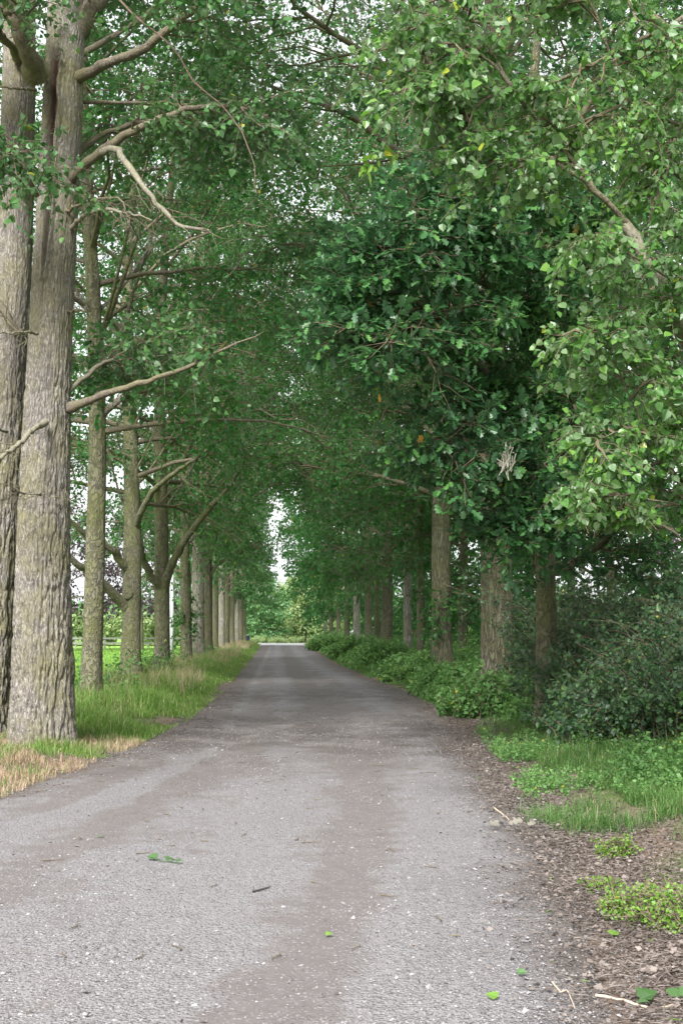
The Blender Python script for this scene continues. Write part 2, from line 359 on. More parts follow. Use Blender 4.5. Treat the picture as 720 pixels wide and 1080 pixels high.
def road_material():
    t = NT('gravel_lane'); v = t.pos(); vs = t.pos((1.6, .28, 1)); geo = t.n('ShaderNodeNewGeometry')
    e = t.attr('edge'); track = t.attr('track')
    big, strip = t.noise(v, .55, 3), t.noise(vs, 1.3, 4, .6)
    mud = t.mix(t.noise(v, 6, 5, .65), (.092, .080, .076), (.160, .143, .138))
    mid = t.noise(v, 3.2, 5, .68); fine = t.noise(v, 48, 3, .7)
    vo = t.n('ShaderNodeTexVoronoi', {'Vector': v, 'Scale': 58.0}); vo2 = t.n('ShaderNodeTexVoronoi', {'Vector': v, 'Scale': 24.0})
    rc = t.n('ShaderNodeSeparateColor', {0: vo.outputs['Color']}); sp = t.rng(vo.outputs['Distance'], .2, .6, 1, 0)
    grit = t.mix(t.noise(v, 11, 4), (.172, .164, .167), (.275, .265, .271))
    stone = t.ramp(rc.outputs[0], [(0, (.075, .069, .069)), (.6, (.235, .225, .229)), (.95, (.31, .298, .303)), (1, (.37, .357, .362))])
    grit = t.mix(t.math('MULTIPLY', sp, .85), t.mix(.35, grit, (.12, .11, .108)), stone)
    rc2 = t.n('ShaderNodeSeparateColor', {0: vo2.outputs['Color']})
    sp2 = t.math('MULTIPLY', t.rng(vo2.outputs['Distance'], .10, .26, 1, 0), t.rng(rc2.outputs[1], .80, .82))
    f = t.rng(t.math('ADD', t.math('ADD', t.math('MULTIPLY', big, .40), t.math('MULTIPLY', strip, .35)), t.math('ADD', t.math('MULTIPLY', mid, .40), track)), .46, .68)
    mud = t.mix(t.math('MULTIPLY', t.math('MULTIPLY', sp, t.rng(rc.outputs[1], .70, .75)), .7), mud, stone)
    f2 = t.rng(t.math('ADD', f, t.math('MULTIPLY', t.math('SUBTRACT', fine, .5), 1.1)), .25, .75)
    col = t.mix(f2, mud, grit)
    col = t.mix(sp2, col, t.mix(rc2.outputs[0], (.19, .18, .184), (.31, .298, .302)))
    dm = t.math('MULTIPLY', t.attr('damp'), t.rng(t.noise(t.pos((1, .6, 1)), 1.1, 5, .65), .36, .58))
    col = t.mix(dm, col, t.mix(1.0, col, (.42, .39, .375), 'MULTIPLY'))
    en = t.math('ADD', e, t.math('MULTIPLY', t.math('SUBTRACT', t.noise(v, 2.4, 4, .65), .5), .9))
    dirt = t.mix(t.noise(v, 22, 4), (.060, .048, .040), (.14, .112, .095))
    col = t.mix(t.rng(en, .15, .75), dirt, col)
    h = t.math('ADD', t.math('MULTIPLY', sp, f), t.math('ADD', sp2, t.math('MULTIPLY', t.noise(v, 30, 5, .7), .8)))
    b = t.n('ShaderNodeBump', {'Height': h, 'Strength': .9, 'Distance': .014})
    return t.done(t.n('ShaderNodeBsdfPrincipled', {'Base Color': col, 'Roughness': .85, 'Specular IOR Level': .25, 'Normal': b.outputs[0]}).outputs[0])
ry = np.unique(np.concatenate([np.linspace(-6, 30, 220), np.linspace(30, 165, 200)])); ru = np.linspace(0, 1, 61)
def road_z(x, y):
    m = np.exp(-((x + .55) / .38) ** 2) + np.exp(-((x - 1.05) / .38) ** 2)
    return .004 - .028 * m * np.clip(y / 20, 0, 1) + .05 * (fbm(xyz(x * .55, y * .35, 1), 3) - .5) + .012 * (fbm(xyz(x * 3, y * 2.2, 9), 2) - .5)
YY = ry[:, None] + 0 * ru[None]; nzL = .5 * (fbm(xyz(ry * .7, 0, 0), 3) - .5); nzR = .5 * (fbm(xyz(ry * .7, 0, 40), 3) - .5)
lo, hi = xl(ry) - .35 + nzL, xr(ry) + .45 + nzR
XX = lo[:, None] + (hi - lo)[:, None] * ru[None]
ZZ = road_z(XX, YY); ed = np.minimum((XX - lo[:, None]) / .9, (hi[:, None] - XX) / .9)
ZZ = ZZ - .055 * np.clip(1 - ed * 1.3, 0, 1)
V = np.stack([XX, YY, ZZ + .03], -1).reshape(-1, 3); nu = len(ru)
i = (np.arange(len(ry) - 1)[:, None] * nu + np.arange(nu - 1)[None]).ravel()
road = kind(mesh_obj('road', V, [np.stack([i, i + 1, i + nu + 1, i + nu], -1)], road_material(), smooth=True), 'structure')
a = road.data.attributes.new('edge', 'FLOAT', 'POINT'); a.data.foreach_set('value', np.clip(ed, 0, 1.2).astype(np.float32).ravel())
def along(pts, w_):
    """nearness to a wheel track drawn on the lane"""
    q = []
    for px, py in pts:
        D = EYE * F / (py - 665); q.append(at(px, py, D)[:2])
    q = np.array(q); q = q[np.argsort(q[:, 1])]; xc = np.interp(YY, q[:, 1], q[:, 0]); slope = np.interp(YY, (q[1:, 1] + q[:-1, 1]) / 2, np.abs(np.diff(q[:, 0]) / np.diff(q[:, 1])))
    return np.exp(-((XX - xc) / (w_ * np.sqrt(1 + slope ** 2))) ** 2)
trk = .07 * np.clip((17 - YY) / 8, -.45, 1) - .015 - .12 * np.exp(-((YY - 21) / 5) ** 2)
trk = trk - .19 * along([(285, 1078), (345, 970), (392, 880), (380, 800), (335, 740), (308, 700)], .24)
trk = trk - .17 * along([(-300, 1078), (-60, 960), (100, 880), (200, 820), (245, 765), (268, 715), (280, 690)], .22)
trk = trk - .16 * along([(-420, 1000), (-150, 930), (20, 868), (150, 805), (220, 760), (260, 715), (277, 690)], .14)
trk = trk + .30 * along([(-300, 990), (-20, 880), (110, 845), (190, 812), (232, 785), (262, 730)], .16)
trk = trk + .12 * along([(480, 1078), (490, 900), (455, 800), (385, 730), (320, 695)], .30) + .10 * along([(120, 1078), (240, 920), (300, 830), (300, 740), (293, 700)], .28)
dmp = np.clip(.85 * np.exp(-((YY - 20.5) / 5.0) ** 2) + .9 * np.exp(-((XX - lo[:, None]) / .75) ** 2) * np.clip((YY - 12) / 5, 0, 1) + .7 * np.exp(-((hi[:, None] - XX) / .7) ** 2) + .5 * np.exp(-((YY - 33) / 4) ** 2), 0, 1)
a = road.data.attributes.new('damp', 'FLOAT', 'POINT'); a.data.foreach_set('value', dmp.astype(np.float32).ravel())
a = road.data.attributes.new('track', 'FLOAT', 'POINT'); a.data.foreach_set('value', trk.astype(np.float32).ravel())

def plain(name, col, rough=.8, spec=.3, var=.2, sc_=20, metal=0):
    t = NT(name); c = t.mix(t.noise(t.pos(obj=True), sc_, 4), tuple(x * (1 - var) for x in col), tuple(min(1, x * (1 + var)) for x in col))
    return t.done(t.n('ShaderNodeBsdfPrincipled', {'Base Color': c, 'Roughness': rough, 'Specular IOR Level': spec, 'Metallic': metal}).outputs[0])
sheet('crossroad', np.linspace(-60, 60, 40), np.linspace(152, 162, 8), lambda x, y: x * 0 + .075, plain('tarmac_and_lane_light', (.42, .41, .41), .7, .4, .12, 2))
sheet('lane_end_light', np.linspace(-1.75, 2.7, 10), np.linspace(137, 152.5, 10), lambda x, y: x * 0 + .079, bpy.data.materials['tarmac_and_lane_light'])  # pale sheet over the lane's end, open daylight painted in its colour

# loose stones on the near lane
def stones(n, g, mu=-5.75, sg=.42, hi=.014, cut=.49):
    y = 4.2 + 34 * g.random(n * 2) ** 2.6; lo_, hi_ = np.maximum(xl(y), -.30 * y - .6), np.minimum(xr(y) + .35, .30 * y + 1)
    x = lo_ + (hi_ - lo_) * g.random(len(y))
    d = fbm(xyz(x * .9, y * .45, 3), 3); k = d + g.normal(0, .08, len(d)) > cut; x, y = x[k][:n], y[k][:n]; n = len(x)
    s = np.clip(np.exp(g.normal(mu, sg, n)), .002, hi)
    octv = np.array([[1, 0, 0], [0, 1, 0], [-1, 0, 0], [0, -1, 0], [0, 0, 1], [0, 0, -1.]])
    octf = np.array([[0, 1, 4], [1, 2, 4], [2, 3, 4], [3, 0, 4], [1, 0, 5], [2, 1, 5], [3, 2, 5], [0, 3, 5]])
    th = g.random(n) * 6.283; v = octv[None] * (1 + g.uniform(-.4, .4, (n, 6, 3))); v[:, :, 2] *= .55
    v = v + g.normal(0, .18, (n, 6, 3))
    c, s_ = np.cos(th)[:, None], np.sin(th)[:, None]
    v = np.stack([v[..., 0] * c - v[..., 1] * s_, v[..., 0] * s_ + v[..., 1] * c, v[..., 2]], -1) * s[:, None, None]
    v = v + np.stack([x, y, road_z(x, y) + .03 + s * .15], -1)[:, None]
    return v.reshape(-1, 3), (np.arange(n)[:, None, None] * 6 + octf[None]).reshape(-1, 3), np.repeat(g.random(n), 8)
t = NT('loose_stone'); col = t.ramp(t.attr('tint'), [(0, (.075, .069, .068)), (.6, (.185, .176, .178)), (.95, (.255, .245, .248)), (1, (.33, .318, .322))])
M['stone'] = t.done(t.n('ShaderNodeBsdfPrincipled', {'Base Color': col, 'Roughness': .8}).outputs[0])
V, Fc, ti = stones(110000, np.random.default_rng(3), cut=.47); V2, F2, t2 = stones(9000, np.random.default_rng(4), -5.05, .38, .018, .40)
V, Fc, ti = np.concatenate([V, V2]), np.concatenate([Fc, F2 + len(V)]), np.concatenate([ti, t2]); kind(mesh_obj('gravel', V, [Fc], M['stone'], tint=ti), 'stuff')

# fallen leaves on the bare right-hand edge and at the left one
def litter(g):
    xs, ys = [], []
    y = 4.5 + 24 * g.random(34000) ** 1.5; x = xr(y) + g.normal(.36, .26, len(y)) + .12; xs.append(x); ys.append(y)
    y = 5 + 5.6 * g.random(15000); x = xr(y) + .35 + 2.2 * g.random(len(y)); xs.append(x); ys.append(y)
    y = 12 + 50 * g.random(6000); x = xl(y) + g.normal(.0, .25, len(y)); xs.append(x); ys.append(y)
    y = 4.5 + 26 * g.random(520); x = -3 + 5 * g.random(len(y)); xs.append(x); ys.append(y)
    return np.concatenate(xs), np.concatenate(ys)
g = np.random.default_rng(11); x, y = litter(g); n = len(x); inr = (x > xl(y) - .2) & (x < xr(y) + .25)
z = np.where(inr, road_z(x, y) + .038, np.maximum(ground_z(x, y), 0) + .012 + .02 * g.random(n)); th = g.random(n) * 6.283
V1, F1, t1 = leaves_at(g, np.stack([x, y, z], -1), np.stack([np.cos(th), np.sin(th), g.normal(0, .22, n)], -1), np.array([0, 0, 1.]) + g.normal(0, .45, (n, 3)), np.clip(np.exp(g.normal(-4.05, .45, n)), .008, .045), 'simple')
h_ = n // 3; p = np.stack([x, y, z], -1)[:h_] + g.normal(0, .05, (h_, 3)) * (1, 1, 0)
V2, F2, t2 = leaves_at(g, p, np.stack([np.cos(th[::-1][:h_]), np.sin(th[::-1][:h_]), g.normal(0, .1, h_)], -1), np.array([0, 0, 1.]) + g.normal(0, .2, (h_, 3)), g.uniform(.02, .10, h_), 'needle')
kind(mesh_obj('leaf_litter', np.concatenate([V1, V2]), [F1[0], F2[0] + len(V1)], M['dead_leaf'], tint=np.concatenate([t1, .3 + .7 * t2])), 'stuff')

g = np.random.default_rng(12); n = 420; y = 5 + 30 * g.random(n) ** 1.3; x = np.where(g.random(n) < .65, xl(y) + g.normal(.25, .3, n), xl(y) + (xr(y) - xl(y)) * g.random(n)); x = np.maximum(x, -.3 * y)
k_ = y > 4.6; P = np.stack([np.stack([x + (u - .5) * np.cos(y * 40) * .16 * (.3 + .7 * np.sin(x * 70) ** 2) + .01 * np.sin(u * 6 + x), y + (u - .5) * np.sin(y * 40) * .16, road_z(x, y) + .038 + 0 * u], -1) for u in np.linspace(0, 1, 5)], 1)[k_]
V, Q = tubes(P, np.broadcast_to(np.linspace(.004, .0015, 5) * 1.0, P.shape[:2]), 4); kind(mesh_obj('twig_litter', V, [Q], M['twig']), 'stuff')

# ------------------------------------------------------------------ grass
def blades(g, x, y, h, w, lean=.5):
    n = len(x); th = g.random(n) * 6.283; z = ground_z(x, y) - .01
    d = np.stack([np.cos(th), np.sin(th), 0 * th], -1); s = np.stack([-np.sin(th), np.cos(th), 0 * th], -1)
    p = np.stack([x, y, z], -1); ln = (lean * g.random(n))[:, None]; hz = np.array([0, 0, 1.])
    m = p + hz * (h * .55)[:, None] + d * ln * (h * .25)[:, None]; t_ = p + hz * (h * (1 - .3 * ln[:, 0]))[:, None] + d * ln * (h * .9)[:, None]
    W = w[:, None] * .5
    V = np.stack([p - s * W, p + s * W, m - s * W * .8, m + s * W * .8, t_], 1).reshape(-1, 3); o = np.arange(n)[:, None] * 5
    return V, [np.hstack([o, o + 1, o + 3, o + 2]), np.hstack([o + 2, o + 3, o + 4])], np.tile(g.random(n), 2)
def grass(name, mat, g, x, y, h, w, lean=.5):
    V, Fc, ti = blades(g, x, y, h, w, lean); return kind(mesh_obj(name, V, Fc, M[mat], tint=ti), 'stuff')
g = np.random.default_rng(21)
y = 16.6 + 135 * g.random(150000) ** 2.0; x = xl(y) + .05 - (2.7 + .2 * (y > 40)) * g.random(len(y)) ** 1.1
cl = fbm(xyz(x * .9, y * .5, 8), 3); tall = np.clip((xl(y) - x) / 1.0, .12, 1)
k = (cl + .25 * tall > .40) & (y > 18.6 - .9 * np.clip(x + 3.0, -1, 1.2) + 3.6 * (vnoise(xyz(x * 1.4, y * 1.4, 88)) - .5) + g.normal(0, .5, len(y))); x, y, cl, tall = x[k], y[k], cl[k], tall[k]
grass('verge_grass', 'grass', g, x, y, (.06 + .80 * cl * tall * np.clip((y - 17.6 + (x + 2.5) * 1.1) / 3.5, .10, .85)) * g.uniform(.35, 1.2, len(x)), .005 + .00020 * y, 1.5)
y = 22 + 130 * g.random(14000) ** 1.5; x = xl(y) - .5 - 2.2 * g.random(len(y)); k = fbm(xyz(x * .5, y * .25, 18), 2) > .55; x, y = x[k], y[k]
grass('seeding_grass', 'straw', g, x, y, g.uniform(.4, .85, len(x)), .002 + .00010 * y, .9)
y = 12.4 + 7.6 * g.random(32000); x = xl(y) + .1 - 3.6 * g.random(len(y)) ** 1.2; k = (fbm(xyz(x, y, 28), 3) + .2 * (17.5 - y) / 4 > .45); x, y = x[k], y[k]
grass('dry_grass', 'straw', g, x, y, g.uniform(.03, .17, len(x)), g.uniform(.003, .007, len(x)), 2.0)
y = 12.4 + 6.5 * g.random(24000); x = xl(y) - .1 - 3.0 * g.random(len(y)); k = fbm(xyz(x * 1.2, y * 1.2, 33), 2) > .52; x, y = x[k], y[k]
grass('grass_sprouts', 'grass', g, x, y, g.uniform(.04, .2, len(x)), g.uniform(.003, .007, len(x)), 1.5)
y = 9.6 + 120 * g.random(230000) ** 2.5; x = xr(y) + .35 + (3.4 - 1.6 * (y > 40)) * g.random(len(y)); d_ = x - xr(y)
cl = fbm(xyz(x * 1.1, y * .7, 48), 3); k = cl + .22 * np.clip(d_ - .75, -1, .6) > .43; k &= y > 9.5 + 2.0 * vnoise(xyz(x * 1.6, y * .5, 91)) + g.normal(0, .3, len(y)); x, y, cl, d_ = x[k], y[k], cl[k], d_[k]
grass('bank_grass', 'bank_blade', g, x, y, (.03 + (.20 * cl + .55 * np.clip(vnoise(xyz(x * 1.7, y * 1.3, 61)) - .5, 0, 1)) * np.clip(d_ - .3, .12, 1)) * g.uniform(.4, 1.3, len(x)), .0035 + .0002 * y, 2.0)
y = 30 + 95 * g.random(50000) ** 1.5; x = -5.2 - .26 * y * g.random(len(y))
gq = np.random.default_rng(29); cx_ = np.concatenate([gq.normal(a, .10, 260) for a in (2.35, 2.9, 2.55, 2.1, 2.75)]); cy_ = np.concatenate([gq.normal(b, .14, 260) for b in (10.6, 9.6, 11.6, 11.2, 8.6)])
grass('grass_tufts', 'bank_blade', gq, cx_, cy_, gq.uniform(.05, .22, len(cx_)), gq.uniform(.004, .007, len(cx_)), 2.0)
grass('field_grass', 'field_blade', g, x, y, g.uniform(.06, .2, len(x)), .008 + .0004 * y, .9)

# ------------------------------------------------------------------ shrubs, undergrowth
def canes(g, bx, by, h, nf, size, arch=.6, t0=.15, leafkind='simple', upn=.8, sub=3):
    """arching canes from ground points with side shoots; returns cane tubes and leaves"""
    n = len(bx); th = g.random(n) * 6.283; K = 6; s = np.linspace(0, 1, K)[None, :, None]
    p = np.stack([bx, by, ground_z(bx, by)], -1); d = np.stack([np.cos(th), np.sin(th), 0 * th], -1) * arch * g.random((n, 1)) * h[:, None]
    P = p[:, None] + d[:, None] * s ** 1.5 + np.array([0, 0, 1.]) * h[:, None, None] * (1.25 * s - .35 * s ** 3) + g.normal(0, .03, (n, K, 3)) * s
    Q, _, _ = ramify(g, P, sub, .25, 1., lambda q, t: h[q] * .35, (30, 80), .1, .15, .2, K=4)
    A = twig_leaves(g, P, nf, size, .3, upn, t0=t0); B = twig_leaves(g, Q, nf, size, .3, upn)
    L = [np.concatenate(z) for z in zip(A, B)]
    V1, Q1 = tubes(P, np.broadcast_to(np.linspace(.008, .003, K), (n, K)), 3); V2, Q2 = tubes(Q, np.broadcast_to(np.linspace(.004, .002, 4), (len(Q), 4)), 3)
    return (np.concatenate([V1, V2]), np.concatenate([Q1, Q2 + len(V1)])), leaves_at(g, *L, leafkind)
def shrub(name, label, cat, seed, x, y, h, nf, size, mat, group=None, arch=.6, leafkind='simple', stuff=False, sub=3, t0=.15):
    g = np.random.default_rng(seed); (V, Q), (LV, LF, LT) = canes(g, x, y, h, nf, size, arch, t0, leafkind, sub=sub)
    if stuff:
        return kind(mesh_obj(name, LV, LF, M[mat], tint=LT), 'stuff')
    root = thing(name, (float(x.mean()), float(y.mean()), float(ground_z(x.mean(), y.mean()))), label, cat, group)
    mesh_obj('stems', V, [Q], M['twig'], root); mesh_obj('foliage', LV, LF, M[mat], root, LT)
    return root
g = np.random.default_rng(31)
# the dark bramble in front of the field
n = 950; y = 15.8 + 7.2 * g.random(n); x = 3.35 + .17 * np.clip(y - 17, 0, 9) + 3.9 * g.random(n)
h = (.25 + 1.25 * np.clip((x - 3.0) / 1.7 * np.clip((y - 14.6) / 2.2, .3, 1), 0, 1)) * g.uniform(.45, 1.25, n) * (.6 + .85 * vnoise(xyz(x * 1.3, y * .9, 15))) * np.where(y > 21, 1.1, 1)
shrub('bramble_bush', 'big dark bramble bush filling the bank beside the grass strip', 'bush', 41, x, y, h, 18, .060, 'hedge_leaf', arch=1.0, sub=5, t0=.0)
for j, (px, D, w, hh, lab, mt) in enumerate([
    (510, 24.5, .7, .60, 'low dark shrub hiding the foot of the thickest right-hand trunk', 'nettle_leaf'),
    (470, 33, .8, .48, 'mid green shrub under the second thick right-hand trunk', 'bank_leaf'),
    (432, 42, .9, .58, 'bushy shrub at the verge below the two slim right-hand trunks', 'bank_leaf'),
    (398, 56, 1.0, .85, 'rounded green shrub halfway along the right-hand verge', 'bank_leaf'),
    (372, 74, 1.1, .9, 'shrub spilling towards the lane beyond the halfway trunks', 'bank_leaf'),
    (346, 105, 1.3, 1.0, 'leafy shrub near the far end of the right-hand verge', 'bank_leaf'),
    (622, 27, 1.3, 1.9, 'tall thin-leaved bush standing behind the bramble, field light through it', 'hedge_leaf')]):
    c = at(px, 690, D); n = int(200 * w); r_ = w * np.sqrt(g.random(n)); a_ = g.random(n) * 6.283
    x, y = c[0] + r_ * np.cos(a_), c[1] + 1.4 * r_ * np.sin(a_)
    shrub('verge_shrub', lab, 'shrub', 60 + j, x, y, hh * (1.05 - .5 * (r_ / w) ** 2) * g.uniform(.35, 1.35, n), 14, .055 + .0008 * D, mt, 'shrubs along the right verge', t0=.0)
# continuous undergrowth along the right row
n = 5200; y = 22 + 126 * g.random(n) ** 1.35; off = g.random(n); x = xr(y) + .55 + 1.3 * (fbm(xyz(y * .22, 0, 0), 3) - .4) + 3.4 * off + g.normal(0, .12, n)
h = (.12 + .58 * off) * g.uniform(.3, 1.7, n) * (.45 + 1.1 * vnoise(xyz(x * .9, y * .5, 4)))
shrub('undergrowth', '', '', 71, x, y, h, 11, .075, 'bank_leaf', stuff=True, sub=3, t0=.0)
n = 1900; y = 11 + 10.5 * g.random(n) ** .8; x = xr(y) + 1.3 + 3.6 * g.random(n); k = fbm(xyz(x, y, 77), 2) + .04 * (y - 13) > .52; x, y = x[k], y[k]
shrub('bank_weeds', '', '', 72, x, y, g.uniform(.15, .45, len(x)) * (1 + 2.0 * np.clip((x - 3.2) / 1.6, 0, 1) * np.clip((y - 14) / 3, 0, 1)), 8, .045, 'nettle_leaf', stuff=True, sub=2)
n = 3200; y = 11.5 + 13 * g.random(n); x = xr(y) + .40 + 2.6 * g.random(n) ** 1.3; k = fbm(xyz(x * 1.2, y * .9, 101), 3) > .48; x, y = x[k], y[k]
shrub('low_weeds', '', '', 74, x, y, g.uniform(.05, .20, len(x)), 8, .026, 'bank_leaf', stuff=True, sub=2, t0=0., arch=1.2)
# nettles behind the left verge
n = 240; y = 20 + 60 * g.random(n) ** 1.4; x = xl(y) - 1.6 - 1.4 * g.random(n); k = fbm(xyz(x * .6, y * .3, 79), 2) > .47; x, y = x[k], y[k]
shrub('verge_nettles', '', '', 73, x, y, g.uniform(.4, 1.0, len(x)), 9, .07, 'nettle_leaf', stuff=True, sub=2)
# small weeds in the litter
for j, (px, py, rr, hh, lab) in enumerate([(708, 955, .34, .13, 'bright green chickweed cushion at the edge of the leaf litter'), (648, 893, .10, .11, 'small grass-like weed tuft between grass strip and leaf litter'),
                                       (632, 925, .08, .05, 'tiny flat green seedling patch in the leaf litter'), (652, 942, .06, .07, 'smallest yellow-green weed beside the chickweed cushion')]):
    D = EYE * F / (py + 12 - 665); c = at(px, py + 12, D); n = int(700 * rr); r_ = rr * np.sqrt(g.random(n)); a_ = g.random(n) * 6.283
    x, y = c[0] + r_ * np.cos(a_), c[1] + 1.3 * r_ * np.sin(a_)
    shrub('weed_clump', lab, 'weed', 90 + j, x, y, hh * (1.1 - .6 * (r_ / rr) ** 2) * g.uniform(.7, 1.1, n), 7, .020, 'weed_leaf', 'weeds in the leaf litter', arch=1., sub=2)

# ------------------------------------------------------------------ the big twin poplars
def big_trunk(base, H, r0, seed, lean, scar=None, S=200, dz=.022, z_detail=9.5):
    z = np.unique(np.concatenate([np.arange(-.1, z_detail, dz), np.arange(z_detail, H, .25)])); n = len(z); s = z / H
    P = xyz(base[0] + lean[0] * z + .05 * np.sin(z * .5 + seed), base[1] + lean[1] * z, base[2] + z)
    rad = r0 * np.interp(z, [0, .6, 2, 5, 8, 12, H], [1.0, .93, .82, .66, .62, .5, .12]) * (1 + .07 * np.exp(-np.clip(z, 0, 99) / .3))
    th = np.arange(S) / S * 2 * np.pi; TH, ZZ = np.meshgrid(th, z)
    c, s_ = np.cos(TH), np.sin(TH)
    big = fbm(xyz(c * 1.4 + seed, s_ * 1.4, ZZ * .5), 3) - .5
    warp = fbm(xyz(c * 5 + seed, s_ * 5, ZZ * 2.2), 2) - .5
    r1 = np.abs(fbm(xyz(c * 11 + warp * 3.2 + seed, s_ * 11 + warp * 3.2, ZZ * 3.0 + warp * 1.5), 2) - .5) * 2
    r2 = np.abs(vnoise(xyz(c * 26 + warp * 4, s_ * 26 + seed, ZZ * 8)) - .5) * 2
    rough = np.clip(1.15 - ZZ / 7.5, .25, 1)
    h = np.clip(r1 * 3.6, 0, 1) * .042 + np.clip(r2 * 2.5, 0, 1) * .014
    ring = -.012 * sum(np.exp(-((ZZ - z0 - .06 * np.sin(TH * 3 + z0)) / .035) ** 2) for z0 in (1.95, 3.1, 4.4, 5.2, 6.6))
    flut = .03 * np.sin(TH * 4 + seed + ZZ * .25) * np.exp(-ZZ / 1.5)
    rr = rad[:, None] * (1 + .10 * big) + (h - .045) * rough + ring + .7 * flut
    sc_v = np.zeros_like(rr)
    if scar:
        a0, z0, z1 = scar; da = np.angle(np.exp(1j * (TH - a0 - .08 * np.sin(ZZ * 2.1))))
        wdt = (.45 + 1.0 * fbm(xyz(TH * 5, ZZ * 4.1, 0), 3)) * (.05 + .24 * np.clip((ZZ - z0) / (z1 - z0), 0, 1) ** 1.5)
        m = np.exp(-(da / wdt) ** 4) * (ZZ > z0) * np.clip((z1 + .25 - ZZ) / .2, 0, 1) * np.clip((ZZ - z0) / 2.2, 0, 1)
        rr -= m * .07; rr += .05 * np.exp(-((np.abs(da) - wdt * 1.4) / .10) ** 2) * (ZZ > z0 + .5) * np.clip((z1 + .25 - ZZ) / .2, 0, 1); sc_v = m
    V = P[:, None] + np.stack([rr * c, rr * s_, 0 * rr], -1)
    i = np.arange(n - 1)[:, None] * S; j = np.arange(S)[None]; j2 = (j + 1) % S
    Q = np.stack([i + j, i + j2, i + S + j2, i + S + j], -1).reshape(-1, 4)
    return V.reshape(-1, 3), Q, P, rad, sc_v.ravel()

def limb_obj(root, pts, r0, r1, mat='limb_bark', K=22, S=9, seed=1):
    g = np.random.default_rng(seed); P = smooth_path(pts, K); P[1:] += g.normal(0, .007 + r0 * .05, (K - 1, 3))
    rr = np.linspace(r0, r1, K) * (1 + g.uniform(-.1, .1, K)); rr[:3] *= (1.5, 1.2, 1.06) if r0 > .052 else (1.1, 1.05, 1); V, Q = tubes(P[None], rr[None], S)
    LIMBS.append(mesh_obj('limb', V, [Q], M[mat], root, smooth=True)); return P
LIMBS = []

def foliage_on(root, g, paths, ns, nt, nf, ls, lk, mat, Lsub, Ltw, droop=.2, upn=.6, keep=None, leafdroop=.5, t0=.25, twig_r=.005, lt0=.1):
    Ps_all, Pt_all = [], []
    for P, L in zip(paths, Lsub):
        Ps, _, _ = ramify(g, P[None], ns, t0, 1., lambda p, t: np.full(len(p), L) * (1.2 - .6 * t), (30, 75), .05, droop, .2)
        Pt, _, _ = ramify(g, Ps, nt, .1, 1., lambda p, t: np.full(len(p), Ltw), (25, 75), .0, droop * 1.4, .22, K=4)
        Ps_all.append(Ps); Pt_all.append(Pt)
    Ps, Pt = np.concatenate(Ps_all), np.concatenate(Pt_all)
    if keep is not None: Pt = Pt[keep(Pt.mean(1))]; Ps = Ps[keep(Ps[:, 4])]
    V1, Q1 = tubes(Ps, np.broadcast_to(np.linspace(.016, .005, 6), (len(Ps), 6)), 5); V2, Q2 = tubes(Pt, np.broadcast_to(np.linspace(twig_r, .002, 4), (len(Pt), 4)), 4)
    mesh_obj('twigs', np.concatenate([V1, V2]), [np.concatenate([Q1, Q2 + len(V1)])], M['twig'], root)
    pos, ax, n, sz = twig_leaves(g, Pt, nf, ls, leafdroop, upn, t0=lt0)
    if keep is not None: k = keep(pos); pos, ax, n, sz = pos[k], ax[k], n[k], sz[k]
    V, Fc, ti = leaves_at(g, pos, ax, n, sz, lk); mesh_obj('crown', V, Fc, M[mat], root, ti)

def set_scar(o, v): a = o.data.attributes.new('scar', 'FLOAT', 'POINT'); a.data.foreach_set('value', v.astype(np.float32))
b0 = at(44, 792, 18.0); b0[2] = 0.10
t0_ = thing('poplar_tree', b0, 'stout grey poplar nearest the camera, dark split running down its upper trunk', 'tree', 'poplars of the left row')
topx = at(66, 20, 18.0); lean0 = ((topx[0] - b0[0]) / (topx[2] - b0[2]), 0.0)
V, Q, P0, rad0, scv = big_trunk(b0, 23, .415, 3, lean0, scar=(-math.pi / 2 - .30, 5.3, 8.6)); o = mesh_obj('trunk', V, [Q], M['big_bark'], t0_, smooth=True); set_scar(o, scv)
b1 = at(-12, 785, 18.9); b1[2] = .10
t1_ = thing('poplar_tree', b1, 'partly hidden mossy poplar close behind the stout split one', 'tree', 'poplars of the left row')
topx = at(22, 20, 18.9); lean1 = ((topx[0] - b1[0]) / (topx[2] - b1[2]), 0.0)
V, Q, P1, rad1, scv = big_trunk(b1, 22, .365, 11, lean1, scar=None, S=140, dz=.03); o = mesh_obj('trunk', V, [Q], M['big_bark'], t1_, smooth=True); set_scar(o, scv)
